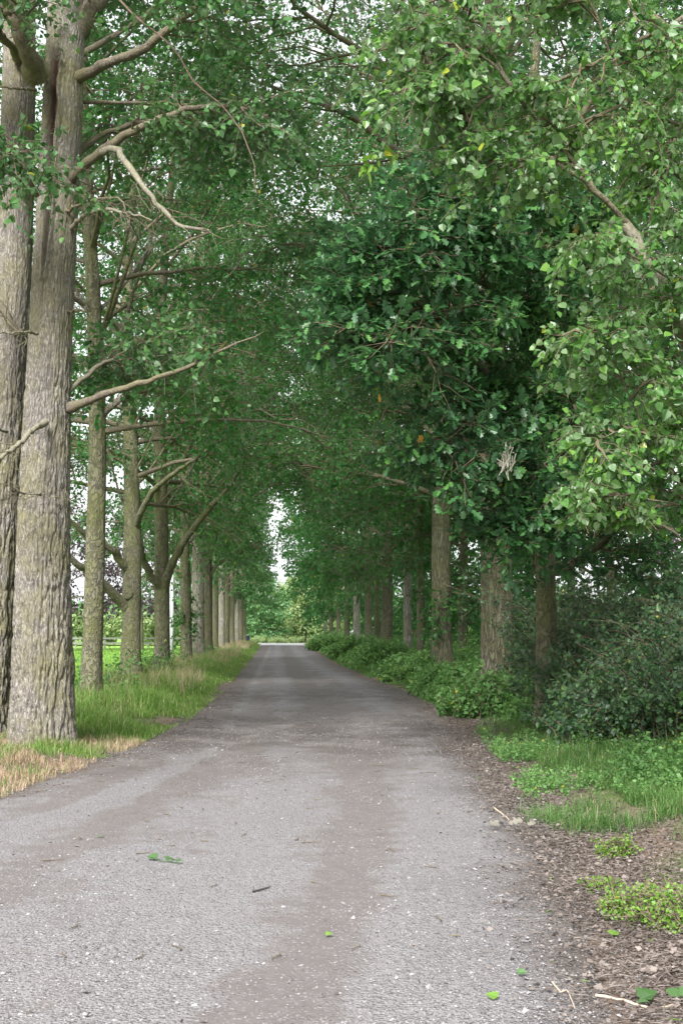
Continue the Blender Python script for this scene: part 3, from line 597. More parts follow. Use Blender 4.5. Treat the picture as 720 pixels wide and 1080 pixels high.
# burr at the foot of the first trunk
g = np.random.default_rng(5); c = at(70, 712, 18.0)
uu = np.linspace(0, np.pi, 14); vv = np.linspace(0, 2 * np.pi, 19)[:-1]; U, W = np.meshgrid(uu, vv, indexing='ij')
bb = np.stack([np.sin(U) * np.cos(W) * .11, np.sin(U) * np.sin(W) * .16, np.cos(U) * .42], -1); bb *= (1 + .7 * (fbm(bb * 9 + 4, 3) - .5))[..., None]
i = np.arange(13)[:, None] * 18; j = np.arange(18)[None]; j2 = (j + 1) % 18
mesh_obj('burr', (bb + c).reshape(-1, 3), [np.stack([i + j, i + 18 + j, i + 18 + j2, i + j2], -1).reshape(-1, 4)], M['oak_bark'], t0_, smooth=True)
def px_path(pts): return [at(*p) for p in pts]
D0 = 18.0
limbs0 = [
 ([(72, 88, 18.0), (110, 68, 17.6), (150, 52, 17.3), (185, 25, 17.1), (215, 0, 17.0), (260, -50, 17)], .075, .03, 'limb_bark'),
 ([(75, 108, 18.1), (120, 108, 18.2), (170, 110, 18.4), (232, 113, 18.6), (290, 122, 18.8)], .028, .010, 'limb_bark'),
 ([(70, 200, 18.0), (84, 180, 17.7), (110, 158, 17.4), (150, 134, 17.2), (195, 116, 17.2), (240, 113, 17.2), (282, 122, 17.2)], .075, .018, 'limb_bark'),
 ([(108, 160, 17.4), (122, 157, 17.3), (135, 175, 17.1), (152, 198, 16.9), (172, 220, 16.8), (190, 238, 16.7), (222, 243, 16.7)], .050, .018, 'pale_limb'),
 ([(76, 168, 18.1), (95, 150, 18.4), (125, 135, 18.7), (170, 125, 19.2), (220, 118, 19.8)], .055, .015, 'limb_bark'),
 ([(74, 243, 17.9), (88, 228, 17.6), (105, 221, 17.4), (130, 223, 17.2), (160, 232, 17.1)], .036, .010, 'pale_limb'),
 ([(70, 222, 17.8), (95, 212, 17.4), (125, 210, 17.1), (135, 230, 17.0)], .022, .007, 'limb_bark'),
 ([(74, 430, 17.9), (110, 416, 17.6), (150, 403, 17.3), (195, 388, 17.0), (240, 367, 16.8), (278, 350, 16.7)], .055, .004, 'limb_bark'),
 ([(70, 415, 18.0), (95, 393, 18.2), (112, 382, 18.3), (140, 378, 18.5), (200, 372, 18.8)], .036, .010, 'pale_limb'),
 ([(48, 445, 17.6), (34, 455, 17.2), (15, 473, 16.9), (-10, 490, 16.6)], .042, .02, 'pale_limb'),
 ([(38, 75, 17.6), (32, 58, 17.2), (18, 25, 16.9), (8, 0, 16.8), (-10, -60, 16.6)], .13, .08, 'limb_bark'),
 ([(66, 60, 18.0), (84, 28, 18.0), (100, 5, 18.0), (120, -40, 18.0), (150, -110, 18)], .16, .11, 'limb_bark'),
 ([(40, 352, 17.6), (25, 350, 17.2), (0, 352, 16.9)], .018, .01, 'pale_limb'),
 ([(46, 522, 17.5), (38, 521, 17.2), (12, 520, 17.0)], .015, .006, 'pale_limb'),
 ([(72, 330, 17.9), (82, 327, 17.6), (92, 329, 17.4)], .016, .006, 'limb_bark'),
 ([(38, 95, 17.6), (20, 93, 17.2), (-5, 92, 17.0)], .022, .012, 'limb_bark'),
 ([(40, 205, 17.6), (25, 195, 17.2), (8, 180, 16.9), (-10, 172, 16.6)], .034, .02, 'limb_bark'),
]
lp0 = [limb_obj(t0_, px_path(p), a_, b_, m_, seed=k) for k, (p, a_, b_, m_) in enumerate(limbs0)]
lo0 = LIMBS[-len(lp0):]
# dead reddish bough hanging through the leaves
lp0.append(limb_obj(t0_, px_path([(118, -8, 17.0), (140, 15, 16.9), (180, 48, 16.8), (205, 85, 16.7), (232, 110, 16.6), (255, 140, 16.5), (268, 175, 16.4), (270, 205, 16.4)]), .015, .005, 'red_limb', seed=44))
g = np.random.default_rng(52)
def crown_limbs(g, P, rad, z0, z1, n, L):
    out = []
    for k in range(n):
        z = z0 + (z1 - z0) * (k + g.random()) / n; i = int(np.argmin(abs(P[:, 2] - z))); az = k * 2.4 + g.random(); el = R(g.uniform(15, 50))
        d = np.array([math.cos(az) * math.cos(el), math.sin(az) * math.cos(el), math.sin(el)]); l = L * g.uniform(.7, 1.1) * (1 - .4 * (z - z0) / (z1 - z0))
        out.append((P[i], P[i] + d * l * .35, P[i] + d * l * .7 + np.array([0, 0, .02 * l]), P[i] + d * l + np.array([0, 0, -.08 * l])))
    return out
dead = [lp0[i] for i in (3, 5, 6, 9, 12, 13, 8, 4, 1)]
gd = np.random.default_rng(57)
for i_ in (3, 5, 6, 9, 12, 13, 8, 4, 1):
    tw_ = ramify(gd, lp0[i_][None], 7, .3, 1., lambda p, t: np.full(len(p), .55), (25, 65), .0, .25, .3)[0]; tw2 = ramify(gd, tw_, 3, .2, 1., lambda p, t: np.full(len(p), .28), (25, 65), .0, .2, .3, K=6)[0]
    Va, Qa = tubes(tw_, np.broadcast_to(np.linspace(.007, .003, 6), (len(tw_), 6)), 4); Vb, Qb = tubes(tw2, np.broadcast_to(np.linspace(.004, .002, 6), (len(tw2), 6)), 3)
    o = mesh_obj('twig_fringe', np.concatenate([Va, Vb]), [np.concatenate([Qa, Qb + len(Va)])], M['limb_bark']); o.parent = lo0[i_]
up0 = [limb_obj(t0_, p, .07, .015, seed=100 + k, K=14, S=7) for k, p in enumerate(crown_limbs(g, P0, rad0, 9.6, 21, 20, 7.2))]
def keep_big(P):
    x, y, z = P[..., 0], P[..., 1], P[..., 2]
    return (z > 4.3) & lane_clear(P)
foliage_on(t0_, g, [lp0[i] for i in (0, 2, 4, 7, 8, 1)] + [lp0[10], lp0[11], lp0[16]] + up0, 11, 8, 16, .080, 'poplar', 'poplar_leaf_far', [1.1, 1.1, 1.1, 1.3, .7, .7, 1.2, 1.3, .8] + [2.3] * 20, .8, .25, .5, keep_big, t0=.45)
lp1 = [limb_obj(t1_, px_path(p), a_, b_, m_, seed=60 + k) for k, (p, a_, b_, m_) in enumerate([
 ([(0, 320, 18.7), (15, 345, 18.3), (30, 352, 18.0)], .05, .02, 'limb_bark'), ([(20, 60, 18.6), (0, 35, 18.0), (-20, 5, 17.6)], .06, .04, 'limb_bark'), ([(8, 455, 18.4), (-6, 452, 18.0), (-30, 440, 17.6)], .02, .01, 'pale_limb')])]
up1 = [limb_obj(t1_, p, .06, .015, seed=140 + k, K=14, S=7) for k, p in enumerate(crown_limbs(g, P1, rad1, 8.5, 20, 17, 6.0))]
foliage_on(t1_, g, [lp1[1]] + up1, 10, 7, 12, .085, 'poplar', 'poplar_leaf_far', [1.0] + [2.1] * 17, .8, .25, .5, keep_big, t0=.45)

# ------------------------------------------------------------------ the left row
LG, RG = 'trees of the left row', 'trees of the right row'
def foot(px, D, z=.08): p = at(px, 665, D); p[2] = z; return p
tree('lime_tree', 'slim knobbly lime tree standing next behind the stout split poplar', 'tree', foot(96, 25), 14.5, .19, 4.7, 4.6, (25, 11, 8, 15, .085, 'poplar'), 201, LG, asc=8, bark='oak_bark', leafmat='oak_leaf_far', shape='oak')
tree('lime_tree', 'sturdy trunk with a round pruning scar, second past the stout poplar', 'tree', foot(138, 39), 17, .28, 4.8, 6.0, (28, 11, 8, 13, .10, 'simple'), 202, LG, asc=8, bark='oak_bark', leafmat='oak_leaf_far', shape='oak', extra=[([(137, 645, 39), (118, 625, 38.5), (98, 606, 38), (78, 592, 37.5), (50, 560, 37)], .15, .07), ([(136, 606, 39), (120, 582, 38.5), (95, 568, 38), (70, 545, 37.5)], .13, .06), ([(140, 560, 39), (160, 520, 38), (190, 495, 37), (225, 470, 36)], .10, .03)])
tree('lime_tree', 'pale trunk forking into several upright limbs, third past the stout poplar', 'tree', foot(171, 42), 18, .24, 5.2, 6.2, (28, 11, 8, 13, .10, 'simple'), 203, LG, asc=8, bark='oak_bark', leafmat='oak_leaf_far', shape='oak', extra=[([(171, 622, 42), (155, 600, 41.5), (148, 575, 41), (143, 545, 41)], .13, .07), ([(172, 618, 42), (183, 592, 41.5), (196, 568, 41), (218, 540, 40.5), (242, 512, 40), (262, 480, 39.5)], .14, .04)])
tree('lime_tree', 'slender trunk with a leafy collar of shoots, fourth past the stout poplar', 'tree', foot(197, 53.6), 18, .22, 5.0, 5.6, (28, 12, 8, 12, .12, 'simple'), 204, LG, asc=8, bark='oak_bark', leafmat='oak_leaf_far', shape='oak')
row = [(209, 62, .29), (217.5, 70, .33), (226, 83, .27), (233, 98, .27), (239, 108, .24), (244.5, 118, .25), (250, 130, .22), (254.5, 141, .22), (258, 149, .2)]
wl = ['straight grey poplar half hidden behind the collared slender trunk', 'tallest straight pale poplar in the middle of the left row', 'dark poplar trunk beyond the tall pale one',
      'thin poplar fourth from the lane end on the left', 'mid grey poplar with bare lower trunk deep in the left row', 'narrow poplar fourth from last in the left row', 'narrow poplar third from last in the left row', 'last but one poplar of the left row', 'last poplar of the left row beside the crossroad']
wl[3] = 'thin brownish poplar sixth from last in the left row'
for k, ((px, D, r_), lb) in enumerate(zip(row, wl)):
    sp = (30, 10, 7, 10, .15, 'simple') if D < 90 else (26, 9, 6, 9, .21, 'simple')
    tree('poplar_tree', lb, 'tree', foot(px, D), 25 - .02 * D, r_, (4.4, 3.8, 5.2, 4.2, 5.0, 3.6, 4.6, 4.0, 3.4)[k], 4.8, sp, 210 + k, 'poplars of the left row', asc=5 if k < 4 else 0, leafmat='poplar_leaf_far', bark=('grey_bark', 'poplar_bark', 'oak_bark')[k % 3])
# --- the right row
tree('poplar_tree', 'thick ridged poplar rising from the bramble, widest trunk of the right row', 'tree', foot(524, 27), 24, .32, 5.4, 7.2, (46, 13, 9, 15, .095, 'simple'), 301, 'poplars of the right row', leafmat='poplar_leaf_far')
tree('poplar_tree', 'second thick poplar of the right row, leafy sprig across its trunk', 'tree', foot(466, 42), 24, .32, 5.0, 7.0, (46, 12, 9, 12, .11, 'simple'), 302, 'poplars of the right row', leafmat='oak_leaf_far')
tree('oak_tree', 'crooked thin oak just behind the second thick poplar', 'tree', foot(487, 50), 14, .17, 3.4, 4.8, (24, 11, 8, 12, .12, 'simple'), 303, RG, bark='oak_bark', leafmat='oak_leaf_far', shape='oak')
rowr = [(444, 52, .16, 'slim mossy tree left of the second thick poplar'), (430, 58, .18, 'pale pinkish trunk with peeling bark past the slim mossy tree'), (408, 66, .28, 'tall grey poplar in the middle of the right row'),
        (397, 74, .15, 'thin yellowish trunk beyond the tall grey poplar'), (388, 82, .24, 'dim poplar behind the thin yellowish trunk'), (376, 92, .24, 'pale stump-like trunk showing above the far undergrowth'),
        (366, 102, .22, 'fourth poplar from the far end of the right row'), (357, 114, .2, 'third poplar from the far end of the right row'), (349, 127, .2, 'second poplar from the far end of the right row'), (343, 141, .2, 'endmost poplar of the right row by the crossroad')]
for k, (px, D, r_, lb) in enumerate(rowr):
    sp = (30, 10, 8, 11, .13, 'simple') if D < 70 else (28, 10, 6, 10, .17, 'simple') if D < 95 else (26, 9, 6, 9, .22, 'simple')
    tree('poplar_tree', lb, 'tree', foot(px, D), 23 - .02 * D, r_, (4.6, 5.0, 4.2, 3.4, 4.0, 3.0, 2.4, 3.0, 2.2, 2.6)[k], 5.5, sp, 320 + k, 'poplars of the right row', leafmat='oak_leaf_far', bark=('oak_bark', 'grey_bark', 'poplar_bark', 'oak_bark')[k % 4])
for k, (x_, y_, H_, lb) in enumerate([(10.6, 24, 19, 'poplar crown filling the sky behind the near oak, trunk out in the field'), (12.0, 35, 20, 'field-side poplar behind the thick ridged trunk'), (9.2, 48, 20, 'field-side poplar behind the second thick trunk')]):
    tree('poplar_tree', lb, 'tree', (x_, y_, 0), H_, .22, 5.5, 4.6, (32, 11, 8, 12, .125, 'simple'), 345 + k, 'poplars of the right row', bark='poplar_bark', leafmat='poplar_leaf_far')
def shoots(root, c, rad_, n, size, mat, seed):
    """a bunch of leafy shoots growing straight out of a trunk"""
    g = np.random.default_rng(seed); d = norm(g.normal(size=(n, 3)) * (1, 1, .6)); s_ = np.linspace(0, 1, 5)[None, :, None]
    P = (c + g.normal(0, (.08, .08, rad_[2] * .5), (n, 3)))[:, None] + d[:, None] * s_ * np.array(rad_) * g.uniform(.5, 1.2, (n, 1, 1)) + np.array([0, 0, -.12]) * s_ ** 2
    V, Q = tubes(P, np.broadcast_to(np.linspace(.007, .003, 5), (n, 5)), 3); o = mesh_obj('shoots', V, [Q], M['twig'], root, smooth=True)
    pos, ax, nn, sz = twig_leaves(g, P, 9, size, .4, .8, t0=.35); V, Fc, ti = leaves_at(g, pos, ax, nn, sz); mesh_obj('shoot_leaves', V, Fc, M[mat], root, ti)
trees_ = {o['label']: o for o in C.objects if o.get('category') == 'tree'}
r_ = next(o for k, o in trees_.items() if 'leafy collar' in k); c = at(197, 652, 53.6); shoots(r_, c, (.75, .6, .6), 46, .12, 'oak_leaf_far', 701)
r_ = next(o for k, o in trees_.items() if 'leafy sprig' in k); shoots(r_, at(464, 650, 41.7), (.7, .5, .55), 40, .12, 'oak_leaf_far', 702); shoots(r_, at(476, 625, 41.7), (.6, .4, .3), 16, .12, 'oak_leaf_far', 703)
r_ = next(o for k, o in trees_.items() if 'pruning scar' in k); c = at(134.5, 626, 38.68)
uu, vv = np.linspace(0, np.pi / 2, 6), np.linspace(0, 2 * np.pi, 17)[:-1]; U, W = np.meshgrid(uu, vv, indexing='ij')
kn = np.stack([np.sin(U) * np.cos(W) * .15, -np.cos(U) * .05 + .04 * np.exp(-(np.sin(U) / .45) ** 2), np.sin(U) * np.sin(W) * .16], -1); i = np.arange(5)[:, None] * 16; j = np.arange(16)[None]; j2 = (j + 1) % 16
mesh_obj('pruning_scar', (kn + c).reshape(-1, 3), [np.stack([i + j, i + j2, i + 16 + j2, i + 16 + j], -1).reshape(-1, 4)], M['oak_bark'], r_, smooth=True)
# hawthorns and field trees behind the right row
for k, (x_, y_, H_, lb) in enumerate([(10.5, 44, 9, 'rounded hawthorn behind the thick poplars of the right row'), (11.5, 55, 11, 'hawthorn screening the field behind the pale pinkish trunk'), (10, 68, 10, 'hawthorn between field and tall grey poplar'),
                                      (11, 84, 11, 'hawthorn behind the dim middle trunks of the right row'), (10, 104, 11, 'hawthorn behind the far trunks of the right row'), (10, 128, 11, 'hawthorn nearest the crossroad behind the right row')]):
    tree('hawthorn_tree', lb, 'tree', (x_, y_, 0), H_, .2, .4, 4.2, (28, 9, 7, 11, .17, 'simple'), 350 + k, 'hawthorns behind the right row', D=y_ + 40, bark='oak_bark', leafmat='oak_leaf_far', shape='oak')

# ------------------------------------------------------------------ the near oak and its bough
ob = foot(574, 20.5, .16)
oak = thing('oak_tree', ob, 'near oak with dark lobed leaves reaching over the lane', 'tree', RG)
V, Q, PO, radO = trunk_mesh(ob, None, .165, .05, 11, S=48, dz=.08, flare=.25, lumps=.12, seed=8, bend=.22); mesh_obj('trunk', V, [Q], M['oak_bark'], oak, smooth=True)
oak_l = [limb_obj(oak, p, a_, b_, 'limb_bark', seed=70 + k, K=16) for k, (p, a_, b_) in enumerate([
 (px_path([(576, 600, 20.5), (600, 598, 20.0), (630, 575, 19.4), (665, 545, 18.8), (710, 520, 18.2)]), .085, .03),
 (px_path([(573, 470, 20.5), (550, 430, 19.2), (510, 390, 17.6), (471, 345, 16.4), (435, 315, 15.6), (402, 305, 15.2)]), .10, .02),
 (px_path([(573, 420, 20.5), (560, 350, 19.2), (530, 290, 17.6), (485, 245, 16.4), (449, 225, 15.8), (420, 235, 15.4)]), .09, .02),
 (px_path([(573, 350, 20.5), (590, 280, 19.4), (570, 220, 18.2), (530, 195, 17.2), (492, 185, 16.4), (467, 190, 15.9)]), .08, .02),
 (px_path([(575, 440, 20.4), (640, 345, 19.2), (628, 295, 18.8), (610, 270, 18.6), (590, 225, 18.5), (560, 190, 18.0)]), .09, .025),
 (px_path([(573, 520, 20.5), (560, 490, 19.0), (530, 475, 17.6), (500, 470, 16.8), (478, 455, 16.2), (456, 470, 16.0)]), .06, .012),
 (px_path([(574, 540, 20.5), (590, 520, 19.2), (600, 495, 18.0), (580, 490, 17.2), (560, 500, 16.6)]), .05, .012),
 (px_path([(574, 560, 20.5), (575, 540, 19.0), (565, 535, 17.8), (550, 545, 17.0), (540, 560, 16.6)]), .04, .010),
 (px_path([(574, 380, 20.5), (650, 330, 20), (700, 300, 19.5), (760, 280, 19)]), .07, .02),
 (px_path([(574, 300, 20.5), (540, 200, 20), (485, 120, 19.5), (449, 90, 19)]), .07, .02),
 (px_path([(575, 250, 20.5), (600, 150, 20.5), (640, 80, 20.5), (690, 40, 20)]), .07, .02),
 (px_path([(573, 400, 20.5), (545, 330, 19), (492, 290, 17.2), (456, 275, 16.2), (424, 270, 15.6), (407, 290, 15.3)]), .06, .015),
 (px_path([(573, 450, 20.5), (540, 400, 18.8), (485, 360, 17), (449, 350, 16.0), (417, 345, 15.4), (392, 360, 15.2)]), .06, .015),
 (px_path([(573, 310, 20.5), (575, 240, 19), (550, 210, 17.6), (515, 225, 16.6), (492, 250, 16.0)]), .05, .012),
 (px_path([(575, 330, 20.5), (485, 300, 21), (428, 270, 21.5), (384, 280, 21.5)]), .07, .02),
 (px_path([(574, 500, 20.5), (590, 470, 19), (605, 440, 17.8), (600, 415, 17)]), .05, .012),
 (px_path([(574, 470, 20.5), (540, 440, 19), (510, 430, 17.8), (480, 420, 17)]), .05, .012),
 (px_path([(574, 380, 20.5), (600, 360, 19), (600, 330, 18), (580, 310, 17.2)]), .05, .012),
])]
g = np.random.default_rng(80)
foliage_on(oak, g, oak_l, 16, 11, 13, .105, 'oak', 'oak_leaf', [1.15, 1.15, 1.15, 1.05, 1.1, .95, .85, .7, 1.6, 1.7, 1.7, 1.0, 1.0, .9, 1.6, .9, .9, .9], .46, .10, 1.5, None, leafdroop=.1, t0=.28, lt0=.45)

# ------------------------------------------------------------------ the near poplar whose boughs hang in from beside the lane
pb = np.array([5.4, 12.6, .15])
pop = thing('poplar_tree', pb, 'poplar leaning over the right verge with glossy pale green leaf sprays', 'tree', 'poplars of the right row')
V, Q, PP, radP = trunk_mesh(pb, None, .34, .05, 19, S=48, dz=.1, flare=.3, seed=4, lean=(-.02, 0)); mesh_obj('trunk', V, [Q], M['poplar_bark'], pop, smooth=True)
pl = [limb_obj(pop, p, a_, b_, m_, seed=300 + k, K=20, S=10) for k, (p, a_, b_, m_) in enumerate([
 ([PP[18], at(790, 470, 12.2)] + px_path([(745, 400, 11.6), (714, 345, 11.2), (692, 293, 11.0), (660, 235, 11.0)]), .080, .045, 'pale_limb'),
 (px_path([(640, 213, 10.8), (615, 190, 10.7), (585, 172, 10.6), (545, 175, 10.5), (515, 165, 10.5), (498, 140, 10.5), (487, 108, 10.5)]), .022, .006, 'limb_bark'),
 ([PP[40], at(820, 100, 12), at(740, 60, 11.6), at(680, 10, 11.3), at(620, -60, 11), at(560, -110, 11)], .07, .01, 'limb_bark'),
 ([PP[34], at(800, 220, 12), at(735, 200, 11.6), at(690, 160, 11.4), at(655, 85, 11.2), at(630, 20, 11), at(600, -40, 10.9)], .035, .006, 'limb_bark'),
 ([PP[22], at(800, 560, 12), at(760, 540, 11.5), at(715, 510, 11.0), at(680, 455, 10.8), at(655, 400, 10.7), at(640, 345, 10.6)], .022, .004, 'limb_bark'),
 ([PP[20], at(800, 620, 12), at(755, 590, 11.4), at(715, 565, 11.0), at(675, 545, 10.8), at(630, 535, 10.7)], .016, .004, 'limb_bark'),
 ([PP[50], at(780, -60, 12.2), at(700, -120, 11.6), at(600, -130, 11.2), at(520, -90, 11), at(460, -40, 11)], .06, .008, 'limb_bark'),
 (px_path([(560, 120, 10.8), (520, 70, 10.6), (480, 45, 10.5), (450, 60, 10.4), (430, 95, 10.4)]), .016, .004, 'limb_bark'),
 (px_path([(500, 158, 10.4), (470, 156, 10.4), (440, 158, 10.4), (400, 165, 10.4), (384, 175, 10.4)]), .008, .003, 'limb_bark'),
 ([PP[44], at(790, 10, 12.2), at(735, 100, 11.5), at(705, 170, 11.1), at(690, 260, 11.0)], .035, .006, 'limb_bark'),
 ([PP[24], at(800, 470, 11.8), at(745, 440, 11.2), at(700, 400, 10.9), at(655, 365, 10.6), at(612, 350, 10.4)], .016, .003, 'limb_bark'),
 ([PP[24], at(800, 500, 11.8), at(750, 480, 11.2), at(700, 465, 10.9), at(655, 455, 10.6), at(618, 470, 10.4)], .016, .003, 'limb_bark'),
 ([PP[22], at(800, 560, 11.8), at(750, 545, 11.2), at(705, 530, 10.9), at(650, 522, 10.6), at(600, 530, 10.4)], .016, .003, 'limb_bark'),
 ([PP[26], at(800, 400, 11.8), at(745, 330, 11.2), at(700, 290, 10.9), at(650, 262, 10.6), at(605, 248, 10.4)], .018, .003, 'limb_bark'),
 ([PP[46], at(790, -20, 12), at(720, 20, 11.5), at(640, 60, 11.1), at(570, 90, 10.8), at(500, 90, 10.6), at(440, 60, 10.5)], .03, .005, 'limb_bark'),
 ([PP[48], at(780, -40, 12), at(700, -30, 11.5), at(610, 0, 11.1), at(540, 25, 10.8), at(480, 20, 10.6), at(425, 10, 10.5)], .03, .005, 'limb_bark'),
 ([PP[38], at(790, 150, 12), at(735, 140, 11.5), at(680, 120, 11.2), at(620, 125, 10.9), at(570, 150, 10.7)], .025, .004, 'limb_bark'),
 (px_path([(662, 238, 11.0), (638, 213, 10.9), (600, 165, 10.9), (560, 120, 10.9), (520, 60, 10.9), (490, 10, 10.9)]), .026, .005, 'limb_bark'),
])]
g = np.random.default_rng(90)
def keep_pop(P):
    return (P[..., 2] > 2.3)
foliage_on(pop, g, [pl[i] for i in (0, 1, 2, 3, 4, 5, 6, 7, 9, 10, 11, 12, 13, 14, 15, 16, 17)], 10, 8, 14, .060, 'poplar', 'poplar_leaf', [.75, .45, 1.1, .9, .5, .42, 1.3, .6, .7, .36, .36, .40, .45, .8, .8, .7, .75], .34, .28, .35, keep_pop, leafdroop=.6, t0=.30, twig_r=.003)
pos, ax, n, sz = twig_leaves(g, pl[8][None], 26, .07, .5, .4, t0=.6); V, Fc, ti = leaves_at(g, pos, ax, n, sz, 'poplar'); mesh_obj('leaves', V, Fc, M['weed_leaf'], pop, ti)
up2 = [limb_obj(pop, p, .06, .015, seed=340 + k, K=12, S=6) for k, p in enumerate(crown_limbs(g, PP, radP, 8, 18, 10, 4.5))]
foliage_on(pop, g, up2, 9, 7, 10, .085, 'simple', 'poplar_leaf', [1.8] * 10, .8, .25, .5, lambda P: P[..., 2] > 7.2, t0=.35)
# pale lichen tangle caught in the oak
g = np.random.default_rng(95); c = at(534, 487, 15.5)
p = np.stack([c + g.normal(0, (.045, .03, .085), (8, 3)) for _ in range(11)]); P = np.stack([smooth_path(q, 8) for q in p]); V, Q = tubes(P, np.full(P.shape[:2], .005), 4)
tag(mesh_obj('dead_twig_tangle', V, [Q], plain('bleached_twig', (.27, .26, .21), .9)), 'bleached tangle of dead twigs caught among the dark oak leaves', 'twig tangle')

# ------------------------------------------------------------------ far things
tree('beech_tree', 'purple copper beech across the field, seen between the first trunks', 'tree', (-16.6, 112, -.1), 9.5, .25, 3.0, 4.2, (18, 7, 5, 8, .24, 'simple'), 401, 'copper beeches across the field', bark='oak_bark', leafmat='purple_leaf', shape='oak', keep=lambda P: P[..., 0] < 99)
tree('beech_tree', 'purple copper beech across the field, beside the pale pole', 'tree', (-10.9, 114, -.1), 9.5, .25, 3.2, 3.6, (18, 7, 5, 8, .24, 'simple'), 402, 'copper beeches across the field', bark='oak_bark', leafmat='purple_leaf', shape='oak', keep=lambda P: P[..., 0] < 99)
tree('beech_tree', 'purple-leaved tree beyond the bramble in the gap on the right', 'tree', (20.5, 68, 0), 7.5, .2, 1.5, 3.0, (22, 8, 6, 9, .18, 'simple'), 403, bark='oak_bark', leafmat='purple_leaf', shape='oak', keep=lambda P: P[..., 0] < 99)
allk = lambda P: P[..., 0] < 1e9
for k, (x_, y_, H_, rm, mt, lb) in enumerate([(-2.2, 178, 7.2, 3.6, 'far_leaf', 'broad green tree closing the view across the crossroad'), (-5.8, 196, 9, 4.2, 'far_leaf', 'taller green tree behind the broad one at the lane end'),
        (3.6, 186, 8.5, 2.2, 'pale_leaf', 'pale birch standing just past the lane end'), (6.5, 182, 9.5, 2.8, 'pale_leaf', 'pale birch half hidden by the end of the right row'), (1.6, 205, 7, 2.4, 'pale_leaf', 'small pale birch between the green tree and the others'),
        (-11, 190, 9.5, 4.5, 'far_leaf', 'dark tree past the crossroad behind the last left trunks')]):
    tree('birch_tree' if mt == 'pale_leaf' else 'maple_tree', lb, 'tree', (x_, y_, 0), H_, .16, 1.0, rm, (26, 9, 6, 10, .26, 'simple'), 420 + k, 'trees past the crossroad', bark='pale_limb' if mt == 'pale_leaf' else 'oak_bark', leafmat=mt, shape='oak' if mt != 'pale_leaf' else 'poplar', keep=allk)
g = np.random.default_rng(98); n = 260; x = g.uniform(-16, 16, n); y = 167 + 3 * g.random(n)
shrub('roadside_bush', 'low pale bushes along the far side of the crossroad', 'bush', 439, x, y, g.uniform(.25, .8, n), 14, .16, 'pale_leaf', sub=4, t0=0.)
# hedge across the field, distant wood
g = np.random.default_rng(99)
n = 420; x = -60 + 58 * g.random(n) - 4; y = 126 + .5 * (g.random(n) - .5) * 4
shrub('field_hedge', 'pale yellowish hedge along the far side of the left field', 'hedge', 440, x, y, g.uniform(1.6, 3.6, n), 16, .30, 'pale_leaf', sub=4)
n = 420; x = 9 + 70 * g.random(n); y = 120 + 6 * g.random(n)
shrub('field_hedge', 'pale hedge along the far side of the right-hand field', 'hedge', 441, x, y, g.uniform(1.6, 3.2, n), 16, .30, 'pale_leaf', sub=4)
n = 900; th = np.radians(g.uniform(-42, 42, n)); d = g.uniform(300, 330, n)
shrub('distant_wood', '', '', 442, d * np.sin(th), d * np.cos(th), g.uniform(4, 7.5, n) * (.8 + .5 * vnoise(xyz(th * 14, 0, 0))), 22, 1.1, 'far_leaf', stuff=True, sub=5)
def lathe(prof, c, S=12):
    th = np.arange(S) / S * 2 * np.pi; pr = np.array(prof); V = np.stack([pr[:, :1] * np.cos(th), pr[:, :1] * np.sin(th), pr[:, 1:] + 0 * th], -1) + np.array(c)
    i = np.arange(len(pr) - 1)[:, None] * S; j = np.arange(S)[None]; j2 = (j + 1) % S
    return V.reshape(-1, 3), np.stack([i + j, i + j2, i + S + j2, i + S + j], -1).reshape(-1, 4)
pc = foot(181, 78, -.05)
tag(mesh_obj('utility_pole', *[(lambda v, q: (v, [q]))(*lathe([(0, 0), (.13, 0), (.12, 2), (.09, 9), (0, 9.02)], pc))][0], plain('pale_pole', (.40, .42, .43), .6), smooth=True), 'pale grey pole in the field edge between two left-hand trunks', 'pole')
fr = thing('rail_fence', (-18, 120, 0), 'pale post and rail fence before the far field hedge', 'fence')
def box(c, s): 
    c, s = np.array(c), np.array(s) / 2; v = np.array([[x, y, z] for x in (-1, 1) for y in (-1, 1) for z in (-1, 1)]) * s + c
    return v, np.array([[0, 1, 3, 2], [4, 6, 7, 5], [0, 4, 5, 1], [2, 3, 7, 6], [0, 2, 6, 4], [1, 5, 7, 3]])
M['rail'] = plain('weathered_rail', (.30, .30, .28), .8)
for x_ in np.arange(-24, -7, 2.4): V, Q = box((x_, 120, .35), (.14, .12, 1.3)); mesh_obj('post', V, [Q], M['rail'], fr)
for z_ in (.45, .85): V, Q = box((-15.8, 119.9, z_), (17.2, .06, .14)); mesh_obj('rail', V, [Q], M['rail'], fr)
bc = foot(261.5, 147, .1); bn = thing('waste_bin', bc, 'small dark blue bin by the last trunk of the left row', 'bin')
M['bin'] = plain('blue_plastic', (.02, .028, .05), .5)
V, Q = lathe([(0, 0), (.17, 0), (.21, .8), (0, .8)], bc, 10); mesh_obj('body', V, [Q], M['bin'], bn); V, Q = lathe([(0, .803), (.23, .803), (.23, .86), (.1, .92), (0, .93)], bc, 10); mesh_obj('lid', V, [Q], M['bin'], bn)

